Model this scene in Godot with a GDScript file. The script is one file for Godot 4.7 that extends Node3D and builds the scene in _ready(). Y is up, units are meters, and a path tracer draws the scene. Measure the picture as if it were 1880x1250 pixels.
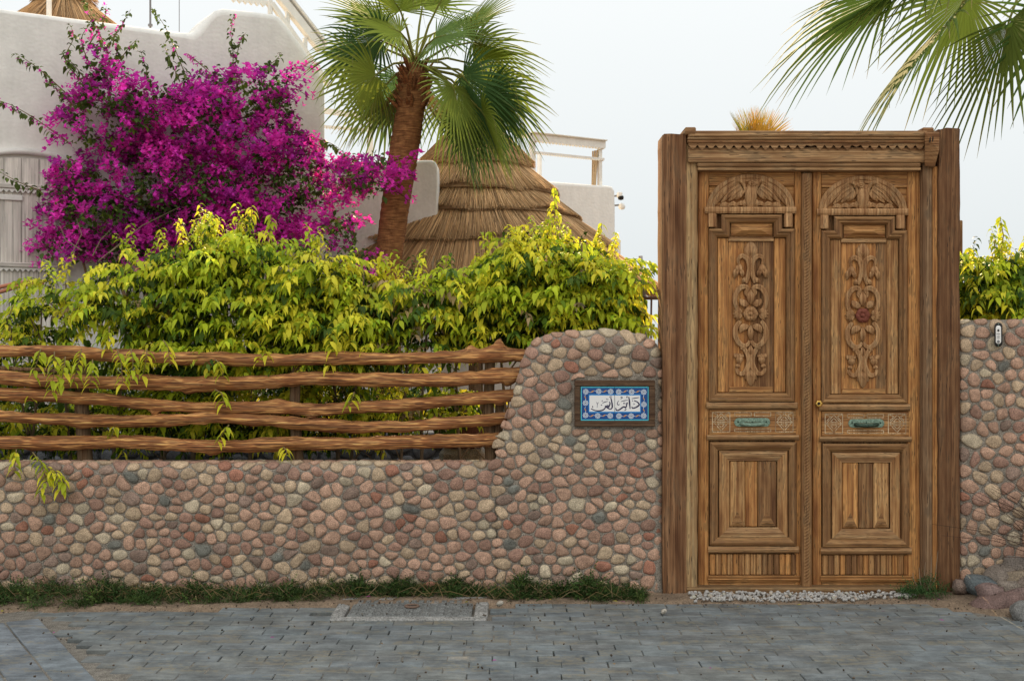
extends Node3D
# A carved double gate in a cobbled garden wall, hedge, bougainvillea, fan palms and white houses behind.
# Metres, y up. The wall's face lies in the plane z = 0; the street is on the +z side.

const EYE := Vector3(0.0, 1.422, 7.03)
const LENS := 2300.0
var rng := RandomNumberGenerator.new()
var M := {}
var used := {}

class B:                                    # collects triangles for one mesh; points are given counter-clockwise seen from outside
	var v := PackedVector3Array()
	var n := PackedVector3Array()
	var c := PackedColorArray()
	var t := PackedVector2Array()
	var i := PackedInt32Array()
	var col := Color(1, 1, 1)
	func vert(p: Vector3, nn: Vector3, uv := Vector2.ZERO) -> int:
		v.append(p); n.append(nn); c.append(col); t.append(uv)
		return v.size() - 1
	func tri(a: Vector3, b: Vector3, d: Vector3) -> void:
		var nn := (b - a).cross(d - a).normalized()
		var k := vert(a, nn); vert(b, nn); vert(d, nn)
		i.append_array([k, k + 2, k + 1])
	func quad(a: Vector3, b: Vector3, d: Vector3, e: Vector3) -> void:
		var nn := (d - a).cross(e - b).normalized()
		var k := vert(a, nn, Vector2(0, 1)); vert(b, nn, Vector2(1, 1)); vert(d, nn, Vector2(1, 0)); vert(e, nn, Vector2(0, 0))
		i.append_array([k, k + 2, k + 1, k, k + 3, k + 2])
	func facing(pts: Array, ctr: Vector3) -> void:      # a triangle or quad turned away from ctr
		var nn: Vector3 = (pts[1] - pts[0]).cross(pts[2] - pts[0])
		if nn.dot(pts[0] - ctr) < 0.0: pts.reverse()
		if pts.size() == 3: tri(pts[0], pts[1], pts[2])
		else: quad(pts[0], pts[1], pts[2], pts[3])
	func grid(rows: Array, wrap := false, cols := []) -> void:
		var k := v.size()
		var w: int = rows[0].size()
		var h := rows.size()
		for r in h:
			if cols.size(): col = cols[r]
			for q in w: vert(rows[r][q], Vector3.ZERO, Vector2(float(q) / w, float(r) / h))
		for r in h - 1:
			for q in (w if wrap else w - 1):
				var a := k + r * w + q
				var b := k + r * w + (q + 1) % w
				var d := b + w
				var e := a + w
				var f := (v[b] - v[a]).cross(v[d] - v[a]) + (v[d] - v[a]).cross(v[e] - v[a])
				n[a] += f; n[b] += f; n[d] += f; n[e] += f
				i.append_array([a, d, b, a, e, d])
		for q in range(k, v.size()):
			n[q] = n[q].normalized() if n[q].length_squared() > 1e-20 else Vector3.UP
	func box(o: Vector3, s: Vector3, bev := 0.0, bs := Basis()) -> void:
		var h := s / 2.0
		if bev <= 0.0:
			for a in 3:
				for g in [-1.0, 1.0]:
					var pts := []
					for q in [[-1, -1], [1, -1], [1, 1], [-1, 1]]:
						var p := Vector3(); p[a] = g * h[a]; p[(a + 1) % 3] = q[0] * h[(a + 1) % 3]; p[(a + 2) % 3] = q[1] * h[(a + 2) % 3]
						pts.append(o + bs * p)
					facing(pts, o)
			return
		bev = minf(bev, 0.45 * minf(h.x, minf(h.y, h.z)) * 2.0)
		var at := func(a: int, sx: Vector3) -> Vector3:
			var p := Vector3()
			for q in 3: p[q] = sx[q] * (h[q] if q == a else h[q] - bev)
			return o + bs * p
		for a in 3:
			var b := (a + 1) % 3
			var d := (a + 2) % 3
			for g in [-1.0, 1.0]:
				var pts := []
				for q in [[-1, -1], [1, -1], [1, 1], [-1, 1]]:
					var sx := Vector3(); sx[a] = g; sx[b] = q[0]; sx[d] = q[1]
					pts.append(at.call(a, sx))
				facing(pts, o)
			for g in [-1.0, 1.0]:
				for k in [-1.0, 1.0]:
					var s0 := Vector3(); s0[a] = -1; s0[b] = g; s0[d] = k
					var s1 := s0; s1[a] = 1
					facing([at.call(b, s0), at.call(b, s1), at.call(d, s1), at.call(d, s0)], o)
		for x in [-1.0, 1.0]:
			for y in [-1.0, 1.0]:
				for z in [-1.0, 1.0]:
					var sx := Vector3(x, y, z)
					facing([at.call(0, sx), at.call(1, sx), at.call(2, sx)], o)
	func tube(path: Array, rad: Array, sides := 8, cap := true) -> void:
		var rows := []
		var side := Vector3.ZERO
		for k in path.size():
			var d: Vector3 = (path[mini(k + 1, path.size() - 1)] - path[maxi(k - 1, 0)]).normalized()
			if side == Vector3.ZERO: side = d.cross(Vector3(0.31, 0.12, 0.94)).normalized()
			side = (side - d * side.dot(d)).normalized()
			var up := d.cross(side)
			var row := []
			for q in sides:
				var a := TAU * q / sides
				row.append(path[k] + (side * cos(a) + up * sin(a)) * rad[k])
			rows.append(row)
		grid(rows, true)
		if cap:
			for e in [0, rows.size() - 1]:
				var ctr: Vector3 = path[e]
				for q in sides:
					var a: Vector3 = rows[e][q]
					var b: Vector3 = rows[e][(q + 1) % sides]
					if e == 0: tri(ctr, b, a)
					else: tri(ctr, a, b)
	func lathe(ctr: Vector3, prof: Array, sides := 16) -> void:  # prof: [radius, height]
		var rows := []
		for p in prof:
			var row := []
			for q in sides: row.append(ctr + Vector3(cos(TAU * q / sides) * p[0], p[1], -sin(TAU * q / sides) * p[0]))
			rows.append(row)
		grid(rows, true)
	func mesh(o := Vector3.ZERO) -> ArrayMesh:
		var m := ArrayMesh.new()
		var a := []
		a.resize(Mesh.ARRAY_MAX)
		var w := v
		if o != Vector3.ZERO:
			w = v.duplicate()
			for k in w.size(): w[k] -= o
		a[Mesh.ARRAY_VERTEX] = w; a[Mesh.ARRAY_NORMAL] = n; a[Mesh.ARRAY_COLOR] = c; a[Mesh.ARRAY_TEX_UV] = t; a[Mesh.ARRAY_INDEX] = i
		m.add_surface_from_arrays(Mesh.PRIMITIVE_TRIANGLES, a)
		return m

func E(px: float, py: float, z := 0.0) -> Vector3:          # a surveyed point: where the sight line of the survey meets the plane at z
	var k := (EYE.z - z) / LENS
	return Vector3((px - 940.0) * k, EYE.y + (625.0 - py) * k, z)

func numbered(called: String) -> String:
	var k: int = used.get(called, 0)
	used[called] = k + 1
	return called if k == 0 else "%s_%03d" % [called, k]

func thing(called: String, label: String, category: String, at := Vector3.ZERO, group := "") -> Node3D:
	var o := Node3D.new()
	o.name = numbered(called)
	add_child(o)
	o.position = at
	return tag(o, label, category, group)

func tag(o: Node3D, label: String, category := "", group := "") -> Node3D:
	o.set_meta("label", label)
	if category: o.set_meta("category", category)
	if group: o.set_meta("group", group)
	return o

func whole(o: Node3D) -> Vector3:
	var p := Vector3.ZERO
	while o is Node3D and o != self:
		p += o.position
		o = o.get_parent() as Node3D
	return p

func part(called: String, b: B, m: Material, parent: Node3D, stuff := false) -> MeshInstance3D:
	var o := MeshInstance3D.new()
	var k := 0
	var free := called
	while parent.has_node(NodePath(free)):
		k += 1
		free = "%s_%03d" % [called, k]
	o.name = free
	o.mesh = b.mesh(whole(parent))
	o.material_override = m
	parent.add_child(o, true)
	if stuff: o.set_meta("kind", "stuff")
	return o

func piece(called: String, mesh: Mesh, m: Material, parent: Node3D, tf: Transform3D, num: int) -> MeshInstance3D:   # one of many alike pieces that share a mesh
	var o := MeshInstance3D.new()
	o.name = called if num == 0 else "%s_%03d" % [called, num]
	o.mesh = mesh
	o.material_override = m
	o.transform = tf
	parent.add_child(o, true)
	return o

func struct(called: String, b: B, m: Material, label := "") -> MeshInstance3D:
	var o := MeshInstance3D.new()
	o.name = numbered(called)
	o.mesh = b.mesh()
	o.material_override = m
	add_child(o)
	o.set_meta("kind", "structure")
	if label: o.set_meta("label", label)
	return o

func many(called: String, mesh: Mesh, m: Material, tfs: Array, cols: Array, parent: Node3D) -> MultiMeshInstance3D:
	var mm := MultiMesh.new()
	mm.transform_format = MultiMesh.TRANSFORM_3D
	mm.use_colors = true
	mm.mesh = mesh
	mm.instance_count = tfs.size()
	var o0 := whole(parent)
	for k in tfs.size():
		mm.set_instance_transform(k, Transform3D(tfs[k].basis, tfs[k].origin - o0))
		mm.set_instance_color(k, cols[k])
	var o := MultiMeshInstance3D.new()
	var num := 0
	var free := called
	while parent.has_node(NodePath(free)):
		num += 1
		free = "%s_%03d" % [called, num]
	o.name = free
	o.multimesh = mm
	o.material_override = m
	parent.add_child(o, true)
	o.set_meta("kind", "stuff")
	return o

# ---------- materials ----------
func noise_bytes(w: int, h: int, freq: float, sd: int, type := FastNoiseLite.TYPE_SIMPLEX_SMOOTH, oct := 3) -> Image:
	var f := FastNoiseLite.new()
	f.seed = sd; f.frequency = freq; f.noise_type = type; f.fractal_octaves = oct
	if type == FastNoiseLite.TYPE_CELLULAR: f.fractal_type = FastNoiseLite.FRACTAL_NONE
	var im := f.get_seamless_image(w, h)
	im.convert(Image.FORMAT_L8)
	return im

func paint(w: int, h: int, layers: Array, f: Callable) -> ImageTexture:
	# layers are grey images of any size, stretched to w x h; f(values) gives the sRGB colour
	var d := []
	for im: Image in layers:
		if im.get_width() != w or im.get_height() != h: im.resize(w, h, Image.INTERPOLATE_CUBIC)
		d.append(im.get_data())
	var out := PackedByteArray()
	out.resize(w * h * 3)
	var x := []
	x.resize(d.size())
	for k in w * h:
		for q in d.size(): x[q] = d[q][k] / 255.0
		var c: Color = f.call(x)
		out[3 * k] = clampi(int(c.r * 255.0), 0, 255); out[3 * k + 1] = clampi(int(c.g * 255.0), 0, 255); out[3 * k + 2] = clampi(int(c.b * 255.0), 0, 255)
	return ImageTexture.create_from_image(Image.create_from_data(w, h, false, Image.FORMAT_RGB8, out))

func mat(called: String, r: float, g: float, b: float, rough := 0.85, tex: Texture2D = null, scale := Vector3.ONE, relief: Texture2D = null, depth := 0.0) -> StandardMaterial3D:
	var m := StandardMaterial3D.new()
	m.resource_name = called
	m.albedo_color = Color(r, g, b).linear_to_srgb()
	m.roughness = rough
	m.metallic_specular = 0.4
	if tex:
		m.albedo_texture = tex
	if tex or relief:
		m.uv1_triplanar = true
		m.uv1_world_triplanar = true
		m.uv1_scale = scale
	if relief:
		m.heightmap_enabled = true
		m.heightmap_texture = relief
		m.heightmap_scale = depth
	M[called] = m
	return m

func tinted(m: StandardMaterial3D) -> StandardMaterial3D:
	m.vertex_color_use_as_albedo = true
	return m

func rotated(t: ImageTexture) -> ImageTexture:
	var im := t.get_image().duplicate()
	im.rotate_90(CLOCKWISE)
	return ImageTexture.create_from_image(im)

const SKY_LOW := Color(0.365, 0.39, 0.395)
const SKY_HIGH := Color(0.66, 0.665, 0.665)
const GLOW := Color(0.62, 0.54, 0.43)

func _ready() -> void:
	var cam := Camera3D.new()
	cam.name = "camera"
	cam.position = EYE
	cam.fov = rad_to_deg(2.0 * atan(624.2 / LENS))
	cam.near = 0.05
	cam.far = 900.0
	add_child(cam)
	var toward_sun := Vector3(0.0, 0.50, -0.86).normalized()
	var env := Environment.new()
	env.background_mode = Environment.BG_SKY
	env.sky = Sky.new()
	var pano := PanoramaSkyMaterial.new()
	pano.panorama = sky_picture(toward_sun)
	env.sky.sky_material = pano
	env.background_energy_multiplier = 1.0
	env.tonemap_mode = Environment.TONE_MAPPER_LINEAR
	env.tonemap_exposure = 2.0
	env.sdfgi_enabled = true
	env.ssao_enabled = true
	env.ssil_enabled = true
	var we := WorldEnvironment.new()
	we.name = "environment"
	we.environment = env
	add_child(we)
	var sun := DirectionalLight3D.new()
	sun.name = "sun"
	sun.light_color = Color(1.0, 0.86, 0.66)
	sun.light_energy = 1.5
	sun.light_angular_distance = 0.6
	sun.shadow_enabled = true
	add_child(sun)
	sun.look_at_from_position(toward_sun * 50.0, Vector3.ZERO, Vector3.UP)
	make_materials()
	build_ground()
	build_walls()
	build_gate()
	build_houses()
	build_fence()
	build_plaque()
	build_doorbell()
	build_rocks()
	build_palms()
	build_bougainvillea()
	build_hedge()
	build_undergrowth()
	build_weeds()

func sky_picture(sun: Vector3) -> ImageTexture:
	# clear hazy evening sky: pale at the horizon, bluer above, a wide warm-white glow round the sun
	var w := 512
	var h := 256
	var im := Image.create(w, h, false, Image.FORMAT_RGBF)
	for y in h:
		var lat := PI * (0.5 - (y + 0.5) / h)
		for x in w:
			var lon := TAU * ((x + 0.5) / w) - PI
			var d := Vector3(cos(lat) * sin(lon), sin(lat), -cos(lat) * cos(lon))
			var up := maxf(d.y, 0.0)
			var c := SKY_LOW.lerp(SKY_HIGH, pow(up, 0.75))
			var near := maxf(0.0, d.dot(sun))
			c += GLOW * (0.08 * pow(near, 2.0) + 0.6 * pow(near, 16.0) + 0.6 * pow(near, 40.0))
			if d.y < 0.0: c = Color(0.20, 0.19, 0.17)
			im.set_pixel(x, y, c)
	return ImageTexture.create_from_image(im)

func make_materials() -> void:
	var w := 512
	# wood: fine streaks, broad streaks, patches, cracks; the grain runs along v
	var wood := paint(w, w, [noise_bytes(512, 24, 0.11, 1), noise_bytes(512, 12, 0.03, 2), noise_bytes(128, 128, 0.035, 3), noise_bytes(512, 20, 0.22, 4), noise_bytes(256, 128, 0.12, 5), noise_bytes(256, 96, 0.09, 6, FastNoiseLite.TYPE_CELLULAR)], func(x):
		var k: float = 0.64 + 0.45 * (x[0] - 0.5) + 0.75 * (x[1] - 0.5) + 0.7 * (x[2] - 0.5)
		var c := Color(0.50, 0.39, 0.30).lerp(Color(1.0, 0.97, 0.90), clampf(k, 0, 1))
		var grey: float = clampf((x[2] * 0.6 + x[4] * 0.5 - 0.59) * 4.0, 0, 0.6)
		c = c.lerp(Color(0.80, 0.79, 0.76) * (0.7 + 0.5 * (x[0] - 0.3)), grey)
		if x[3] > 0.71: c = c.lerp(Color(0.26, 0.19, 0.14), minf((x[3] - 0.71) * 6.0, 0.8))
		if x[5] < 0.07 and x[2] > 0.48: c = c.lerp(Color(0.20, 0.14, 0.10), 0.8 - x[5] * 4.0)     # worm holes and nail stains
		return c)
	var wood_relief := paint(256, 256, [noise_bytes(256, 12, 0.16, 11), noise_bytes(256, 10, 0.3, 12)], func(x):
		var k: float = x[0] * 0.7 + 0.3 - maxf(0.0, x[1] - 0.68) * 2.2
		return Color(k, k, k))
	var worn := paint(256, 256, [noise_bytes(256, 256, 0.03, 13), noise_bytes(256, 256, 0.09, 14), noise_bytes(256, 24, 0.10, 15)], func(x):
		var k: float = 0.55 + 0.6 * (x[0] - 0.5) + 0.45 * (x[1] - 0.5) + 0.3 * (x[2] - 0.5)
		return Color(0.66, 0.52, 0.41).lerp(Color(1.0, 0.95, 0.88), clampf(k, 0, 1)))
	var wood_h := rotated(wood)
	var relief_h := rotated(wood_relief)
	var V := Vector3(2.6, 0.75, 2.6)
	var H := Vector3(0.75, 2.6, 2.6)
	mat("door wood", 0.70, 0.38, 0.15, 0.62, wood, V, wood_relief, 0.6)
	mat("door wood pale", 0.66, 0.41, 0.20, 0.66, wood, V * 1.13, wood_relief, 0.6)
	mat("door wood brown", 0.38, 0.225, 0.11, 0.66, wood, V * 0.9, wood_relief, 0.6)
	mat("door wood level", 0.58, 0.33, 0.14, 0.64, wood_h, H, relief_h, 0.6)
	mat("door wood level brown", 0.43, 0.26, 0.125, 0.66, wood_h, H * 1.05, relief_h, 0.6)
	mat("door wood level pale", 0.53, 0.345, 0.19, 0.68, wood_h, H * 1.15, relief_h, 0.6)
	mat("door wood level dark", 0.38, 0.215, 0.095, 0.68, wood_h, H * 0.9, relief_h, 0.6)
	mat("carving", 0.66, 0.43, 0.245, 0.8, wood, V * 1.5, wood_relief, 0.4)
	mat("carving red", 0.27, 0.10, 0.08, 0.75, worn, Vector3.ONE * 4.0)
	mat("incised line", 0.74, 0.62, 0.47, 0.8, wood, V * 2.0)
	mat("post wood", 0.36, 0.21, 0.12, 0.8, wood, Vector3(1.9, 0.55, 1.9), wood_relief, 1.2)
	mat("post wood right", 0.25, 0.14, 0.075, 0.8, wood, Vector3(2.3, 0.62, 2.3), wood_relief, 0.6)
	mat("jamb wood", 0.55, 0.40, 0.235, 0.8, wood, V * 0.8, wood_relief, 0.4)
	mat("jamb wood dark", 0.33, 0.225, 0.145, 0.8, wood, V * 0.8, wood_relief, 0.4)
	mat("lintel wood", 0.50, 0.335, 0.195, 0.8, wood_h, H * 0.8, relief_h, 0.5)
	mat("lintel wood dark", 0.42, 0.25, 0.13, 0.8, wood_h, H, relief_h, 0.4)
	mat("sill wood", 0.30, 0.20, 0.11, 0.8, wood_h, H, relief_h, 0.4)
	# peeled poles of the fence
	var bark := paint(w, w, [noise_bytes(24, 512, 0.06, 21), noise_bytes(40, 512, 0.16, 22), noise_bytes(128, 512, 0.030, 23), noise_bytes(96, 512, 0.05, 24)], func(x):
		var c := Color(0.66, 0.50, 0.36)
		c = c.lerp(Color(1.0, 0.86, 0.64), clampf((x[2] - 0.52) * 7.0, 0, 1))          # peeled
		c = c.lerp(Color(0.42, 0.30, 0.22), clampf((0.40 - x[3]) * 8.0, 0, 1))          # bark left on
		c = c.lerp(Color(0.62, 0.54, 0.46), clampf((x[3] - 0.62) * 8.0, 0, 0.8))        # weathered grey
		var k: float = 0.5 + 1.1 * (x[0] - 0.5) + 0.9 * (x[1] - 0.5)
		return c * lerpf(0.62, 1.18, clampf(k, 0, 1)))
	mat("pole wood", 0.85, 0.60, 0.395, 0.75, bark, Vector3(0.9, 3.2, 3.2), relief_h, 0.5)
	mat("pole wood upright", 0.30, 0.22, 0.15, 0.85, wood, V, wood_relief, 0.5)
	# stone, mortar, plaster, paving, sand
	var speck := paint(w, w, [noise_bytes(w, w, 0.16, 31, FastNoiseLite.TYPE_CELLULAR), noise_bytes(w, w, 0.09, 32), noise_bytes(w, w, 0.02, 33), noise_bytes(w, w, 0.30, 34, FastNoiseLite.TYPE_SIMPLEX_SMOOTH, 1)], func(x):
		var k: float = 0.80 + 0.22 * (x[1] - 0.5) + 0.30 * (x[2] - 0.5) + 0.2 * (x[3] - 0.5)
		var c := Color(k, k, k)
		if x[0] < 0.30: c = c * (0.55 + x[0])
		if x[3] > 0.72: c = c.lerp(Color(0.98, 0.96, 0.92), 0.5)
		return c)
	var pits := paint(w, w, [noise_bytes(w, w, 0.12, 35, FastNoiseLite.TYPE_CELLULAR), noise_bytes(w, w, 0.05, 36)], func(x):
		var k: float = 0.4 + 0.35 * minf(x[0] * 1.7, 1.0) + 0.3 * x[1]
		return Color(k, k, k))
	tinted(mat("cobble", 1, 1, 1, 0.88, speck, Vector3.ONE * 1.9, pits, 0.35))
	mat("mortar", 0.46, 0.41, 0.345, 0.95, speck, Vector3.ONE * 1.6, pits, 0.6)
	mat("grey mortar", 0.10, 0.105, 0.115, 0.95, speck, Vector3.ONE * 1.6, pits, 0.6)
	tinted(mat("rock", 1, 1, 1, 0.9, speck, Vector3.ONE * 1.4, pits, 0.8))
	var stucco := paint(w, w, [noise_bytes(w, w, 0.012, 41), noise_bytes(w, w, 0.10, 42), noise_bytes(512, 64, 0.05, 43)], func(x):
		var k: float = 0.93 + 0.07 * (x[0] - 0.5) + 0.05 * (x[1] - 0.5) + 0.05 * (x[2] - 0.5)
		return Color(k, k * 0.995, k * 0.985))
	mat("white plaster", 0.87, 0.87, 0.85, 0.9, stucco, Vector3.ONE * 0.55, pits, 0.35)
	mat("white paint", 0.84, 0.84, 0.82, 0.7, stucco, Vector3.ONE * 1.1)
	mat("white boards", 0.92, 0.90, 0.87, 0.75, wood_grey(), Vector3(1.6, 0.5, 1.6), wood_relief, 0.3)
	mat("white boards level", 0.85, 0.83, 0.80, 0.75, rotated(wood_grey()), Vector3(0.5, 1.6, 1.6), relief_h, 0.6)
	var paver := paint(w, w, [noise_bytes(w, w, 0.012, 51), noise_bytes(w, w, 0.06, 52), noise_bytes(96, 512, 0.05, 53), noise_bytes(w, w, 0.25, 54, FastNoiseLite.TYPE_SIMPLEX_SMOOTH, 2), noise_bytes(128, 512, 0.018, 55)], func(x):
		var k: float = 0.84 + 0.28 * (x[0] - 0.5) + 0.12 * (x[1] - 0.5) + 0.18 * (x[2] - 0.5) + 0.14 * (x[3] - 0.5)
		var c := Color(k * 0.97, k * 0.99, k)
		return c.lerp(Color(0.95, 0.87, 0.74), clampf((x[4] * 0.6 + x[1] * 0.5 - 0.62) * 3.2, 0, 0.55)))
	tinted(mat("paver", 1, 1, 1, 0.8, paver, Vector3(0.8, 0.8, 0.8), pits, 0.2))
	mat("joint sand", 0.30, 0.275, 0.235, 0.95, speck, Vector3.ONE * 1.7)
	var sand := paint(w, w, [noise_bytes(w, w, 0.015, 61), noise_bytes(w, w, 0.12, 62), noise_bytes(w, w, 0.22, 63, FastNoiseLite.TYPE_CELLULAR)], func(x):
		var k: float = 0.80 + 0.30 * (x[0] - 0.5) + 0.30 * (x[1] - 0.5)
		if x[2] < 0.16: k *= 0.62
		return Color(k, k * 0.98, k * 0.95))
	mat("sand", 0.34, 0.26, 0.19, 0.95, sand, Vector3.ONE * 0.9, pits, 0.6)
	mat("dusty ground", 0.28, 0.255, 0.23, 0.95, sand, Vector3.ONE * 0.9, pits, 0.6)
	mat("garden soil", 0.20, 0.15, 0.11, 0.95, sand, Vector3.ONE * 0.8, pits, 0.6)
	mat("iron cover", 0.29, 0.305, 0.30, 0.7, speck, Vector3.ONE * 1.2, pits, 0.3)
	mat("cement", 0.46, 0.46, 0.44, 0.9, speck, Vector3.ONE * 0.8, pits, 0.3)
	mat("white pebble", 0.74, 0.72, 0.69, 0.8, speck, Vector3.ONE * 3.0)
	# metals, glazes, plastics
	var patina := paint(256, 256, [noise_bytes(256, 256, 0.03, 71), noise_bytes(256, 256, 0.12, 72)], func(x):
		return Color(0.38, 0.46, 0.42).lerp(Color(0.66, 0.77, 0.71), clampf(x[0] * 1.2 + 0.6 * (x[1] - 0.6), 0, 1)))
	var pm := mat("patina", 0.72, 0.74, 0.69, 0.55, patina, Vector3.ONE * 8.0)
	pm.metallic = 0.15
	var bz := mat("bronze", 0.16, 0.19, 0.165, 0.42, patina, Vector3.ONE * 8.0)
	bz.metallic = 0.6
	var br := mat("brass", 0.72, 0.46, 0.12, 0.3)
	br.metallic = 0.9
	mat("black plastic", 0.012, 0.012, 0.013, 0.35)
	mat("white plastic", 0.78, 0.78, 0.76, 0.4)
	mat("grey plastic", 0.20, 0.20, 0.21, 0.5)
	mat("dark hole", 0.02, 0.016, 0.012, 0.9)
	mat("grey pipe", 0.40, 0.42, 0.44, 0.5)
	mat("brown iron", 0.17, 0.11, 0.08, 0.7)
	mat("terracotta pipe", 0.44, 0.17, 0.10, 0.6)
	mat("clay", 0.22, 0.085, 0.07, 0.7, speck, Vector3.ONE * 1.2)
	mat("tan screen", 0.62, 0.45, 0.30, 0.9, wood, V)
	mat("plaque frame", 0.15, 0.095, 0.06, 0.7, wood_h, H * 2.0, relief_h, 0.2)
	# plants
	leafy("hedge leaf", 0.85, 0.5)
	leafy("bract", 0.8, 0.8)
	leafy("vine leaf", 0.6, 0.55)
	leafy("palm leaf", 0.6, 0.75)
	leafy("weed", 0.30, 0.7)
	tinted(mat("twig", 0.20, 0.145, 0.095, 0.9))
	tinted(mat("straw", 1, 1, 1, 0.9))
	mat("thatch core", 0.40, 0.26, 0.14, 0.95)
	var fibre := paint(256, 512, [noise_bytes(48, 512, 0.12, 81), noise_bytes(256, 256, 0.05, 82), noise_bytes(32, 256, 0.3, 83)], func(x):
		var k: float = 0.55 + 0.8 * (x[0] - 0.5) + 0.5 * (x[1] - 0.5) + 0.4 * (x[2] - 0.5)
		return Color(0.42, 0.30, 0.22).lerp(Color(1.0, 0.86, 0.70), clampf(k, 0, 1)))
	tinted(mat("palm trunk", 1, 1, 1, 0.95, fibre, Vector3(1.2, 1.2, 1.2), pits, 0.8))

func wood_grey() -> ImageTexture:
	return paint(256, 256, [noise_bytes(256, 12, 0.10, 91), noise_bytes(128, 64, 0.05, 92), noise_bytes(256, 10, 0.25, 93)], func(x):
		var k: float = 0.86 + 0.22 * (x[0] - 0.5) + 0.22 * (x[1] - 0.5)
		if x[2] > 0.72: k -= 0.16
		return Color(k, k * 0.985, k * 0.96))

func leafy(called: String, through: float, rough: float) -> void:
	var m := tinted(mat(called, 1, 1, 1, rough))
	m.metallic_specular = 0.28
	m.backlight_enabled = true
	m.backlight = Color(through, through, through).linear_to_srgb() * 1.0
	m.cull_mode = BaseMaterial3D.CULL_DISABLED

# ---------- cobbled walls ----------
func scatter(domain: PackedVector2Array, n_try: int, r0: float, r1: float, wide: float) -> Array:   # dart throwing with unequal spacing; wide > 1 makes stones broader than tall
	var lo := domain[0]
	var hi := domain[0]
	for p in domain:
		lo = lo.min(p); hi = hi.max(p)
	var pts := []
	var cell := r1
	var bins := {}
	for k in n_try:
		var p := Vector2(rng.randf_range(lo.x, hi.x), rng.randf_range(lo.y, hi.y))
		if not Geometry2D.is_point_in_polygon(p, domain): continue
		var r := lerpf(r0, r1, pow(rng.randf(), 1.3)) if k < n_try / 2 else r0
		var q := Vector2(p.x / wide, p.y)
		var key := Vector2i((q / cell).floor())
		var ok := true
		for dx in range(-1, 2):
			for dy in range(-1, 2):
				for o in bins.get(key + Vector2i(dx, dy), []):
					if q.distance_to(o[0]) < maxf(0.5 * (r + o[1]), r0): ok = false
		if not ok: continue
		bins.get_or_add(key, []).append([q, r])
		pts.append(p)
	return pts

func cells(pts: Array, domain: PackedVector2Array, wide: float, gap: float) -> Array:     # shrunken Voronoi cells, cut to the domain
	var out := []
	for a in pts.size():
		var near := []
		for b in pts.size():
			if b != a:
				var d: Vector2 = pts[b] - pts[a]
				if absf(d.x) < 0.30 and absf(d.y) < 0.26: near.append(pts[b])
		var poly := PackedVector2Array()
		var c: Vector2 = pts[a]
		poly.append_array([c + Vector2(-0.13, -0.1), c + Vector2(0.13, -0.1), c + Vector2(0.13, 0.1), c + Vector2(-0.13, 0.1)])
		for o: Vector2 in near:
			var d := Vector2((o.x - c.x) / (wide * wide), o.y - c.y)       # the bisector in the squeezed plane
			var m := (o + c) / 2.0
			var nn := d.normalized()
			poly = cut(poly, m - nn * gap * rng.randf_range(0.5, 1.6), nn)
			if poly.size() < 3: break
		if poly.size() < 3: continue
		var inner := Geometry2D.offset_polygon(domain, -gap * 0.6)
		var clipped := Geometry2D.intersect_polygons(poly, inner[0]) if inner.size() else []
		if clipped.is_empty(): continue
		out.append(clipped[0])
	return out

func cut(poly: PackedVector2Array, p: Vector2, nn: Vector2) -> PackedVector2Array:        # keeps the side that nn points away from
	var out := PackedVector2Array()
	for k in poly.size():
		var a := poly[k]
		var b := poly[(k + 1) % poly.size()]
		var da := (a - p).dot(nn)
		var db := (b - p).dot(nn)
		if da <= 0.0: out.append(a)
		if (da < 0.0) != (db < 0.0) and da != db: out.append(a.lerp(b, da / (da - db)))
	return out

func rounded(poly: PackedVector2Array, n_out: int) -> PackedVector2Array:
	for pass_no in 1:
		var q := PackedVector2Array()
		for k in poly.size():
			var a := poly[k]
			var b := poly[(k + 1) % poly.size()]
			q.append(a.lerp(b, 0.25)); q.append(a.lerp(b, 0.75))
		poly = q
	var total := 0.0
	for k in poly.size(): total += poly[k].distance_to(poly[(k + 1) % poly.size()])
	var out := PackedVector2Array()
	var step := total / n_out
	var run := 0.0
	for k in poly.size():
		var a := poly[k]
		var b := poly[(k + 1) % poly.size()]
		var len := a.distance_to(b)
		while out.size() < n_out and run <= len:
			out.append(a.lerp(b, run / maxf(len, 1e-6)))
			run += step
		run -= len
	return out

func stone_tone() -> Color:
	var t := rng.randf()
	var c: Color
	if t < 0.40: c = Color(0.56, 0.355, 0.255)       # pink granite
	elif t < 0.58: c = Color(0.43, 0.26, 0.195)    # dusky red
	elif t < 0.80: c = Color(0.58, 0.435, 0.295)    # buff
	elif t < 0.88: c = Color(0.62, 0.52, 0.375)     # pale
	elif t < 0.95: c = Color(0.34, 0.24, 0.19)     # brown mauve
	elif t < 0.982: c = Color(0.42, 0.20, 0.135)     # brick red
	else: c = Color(0.235, 0.235, 0.205)              # grey green
	return c * rng.randf_range(1.05, 1.62)

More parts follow.
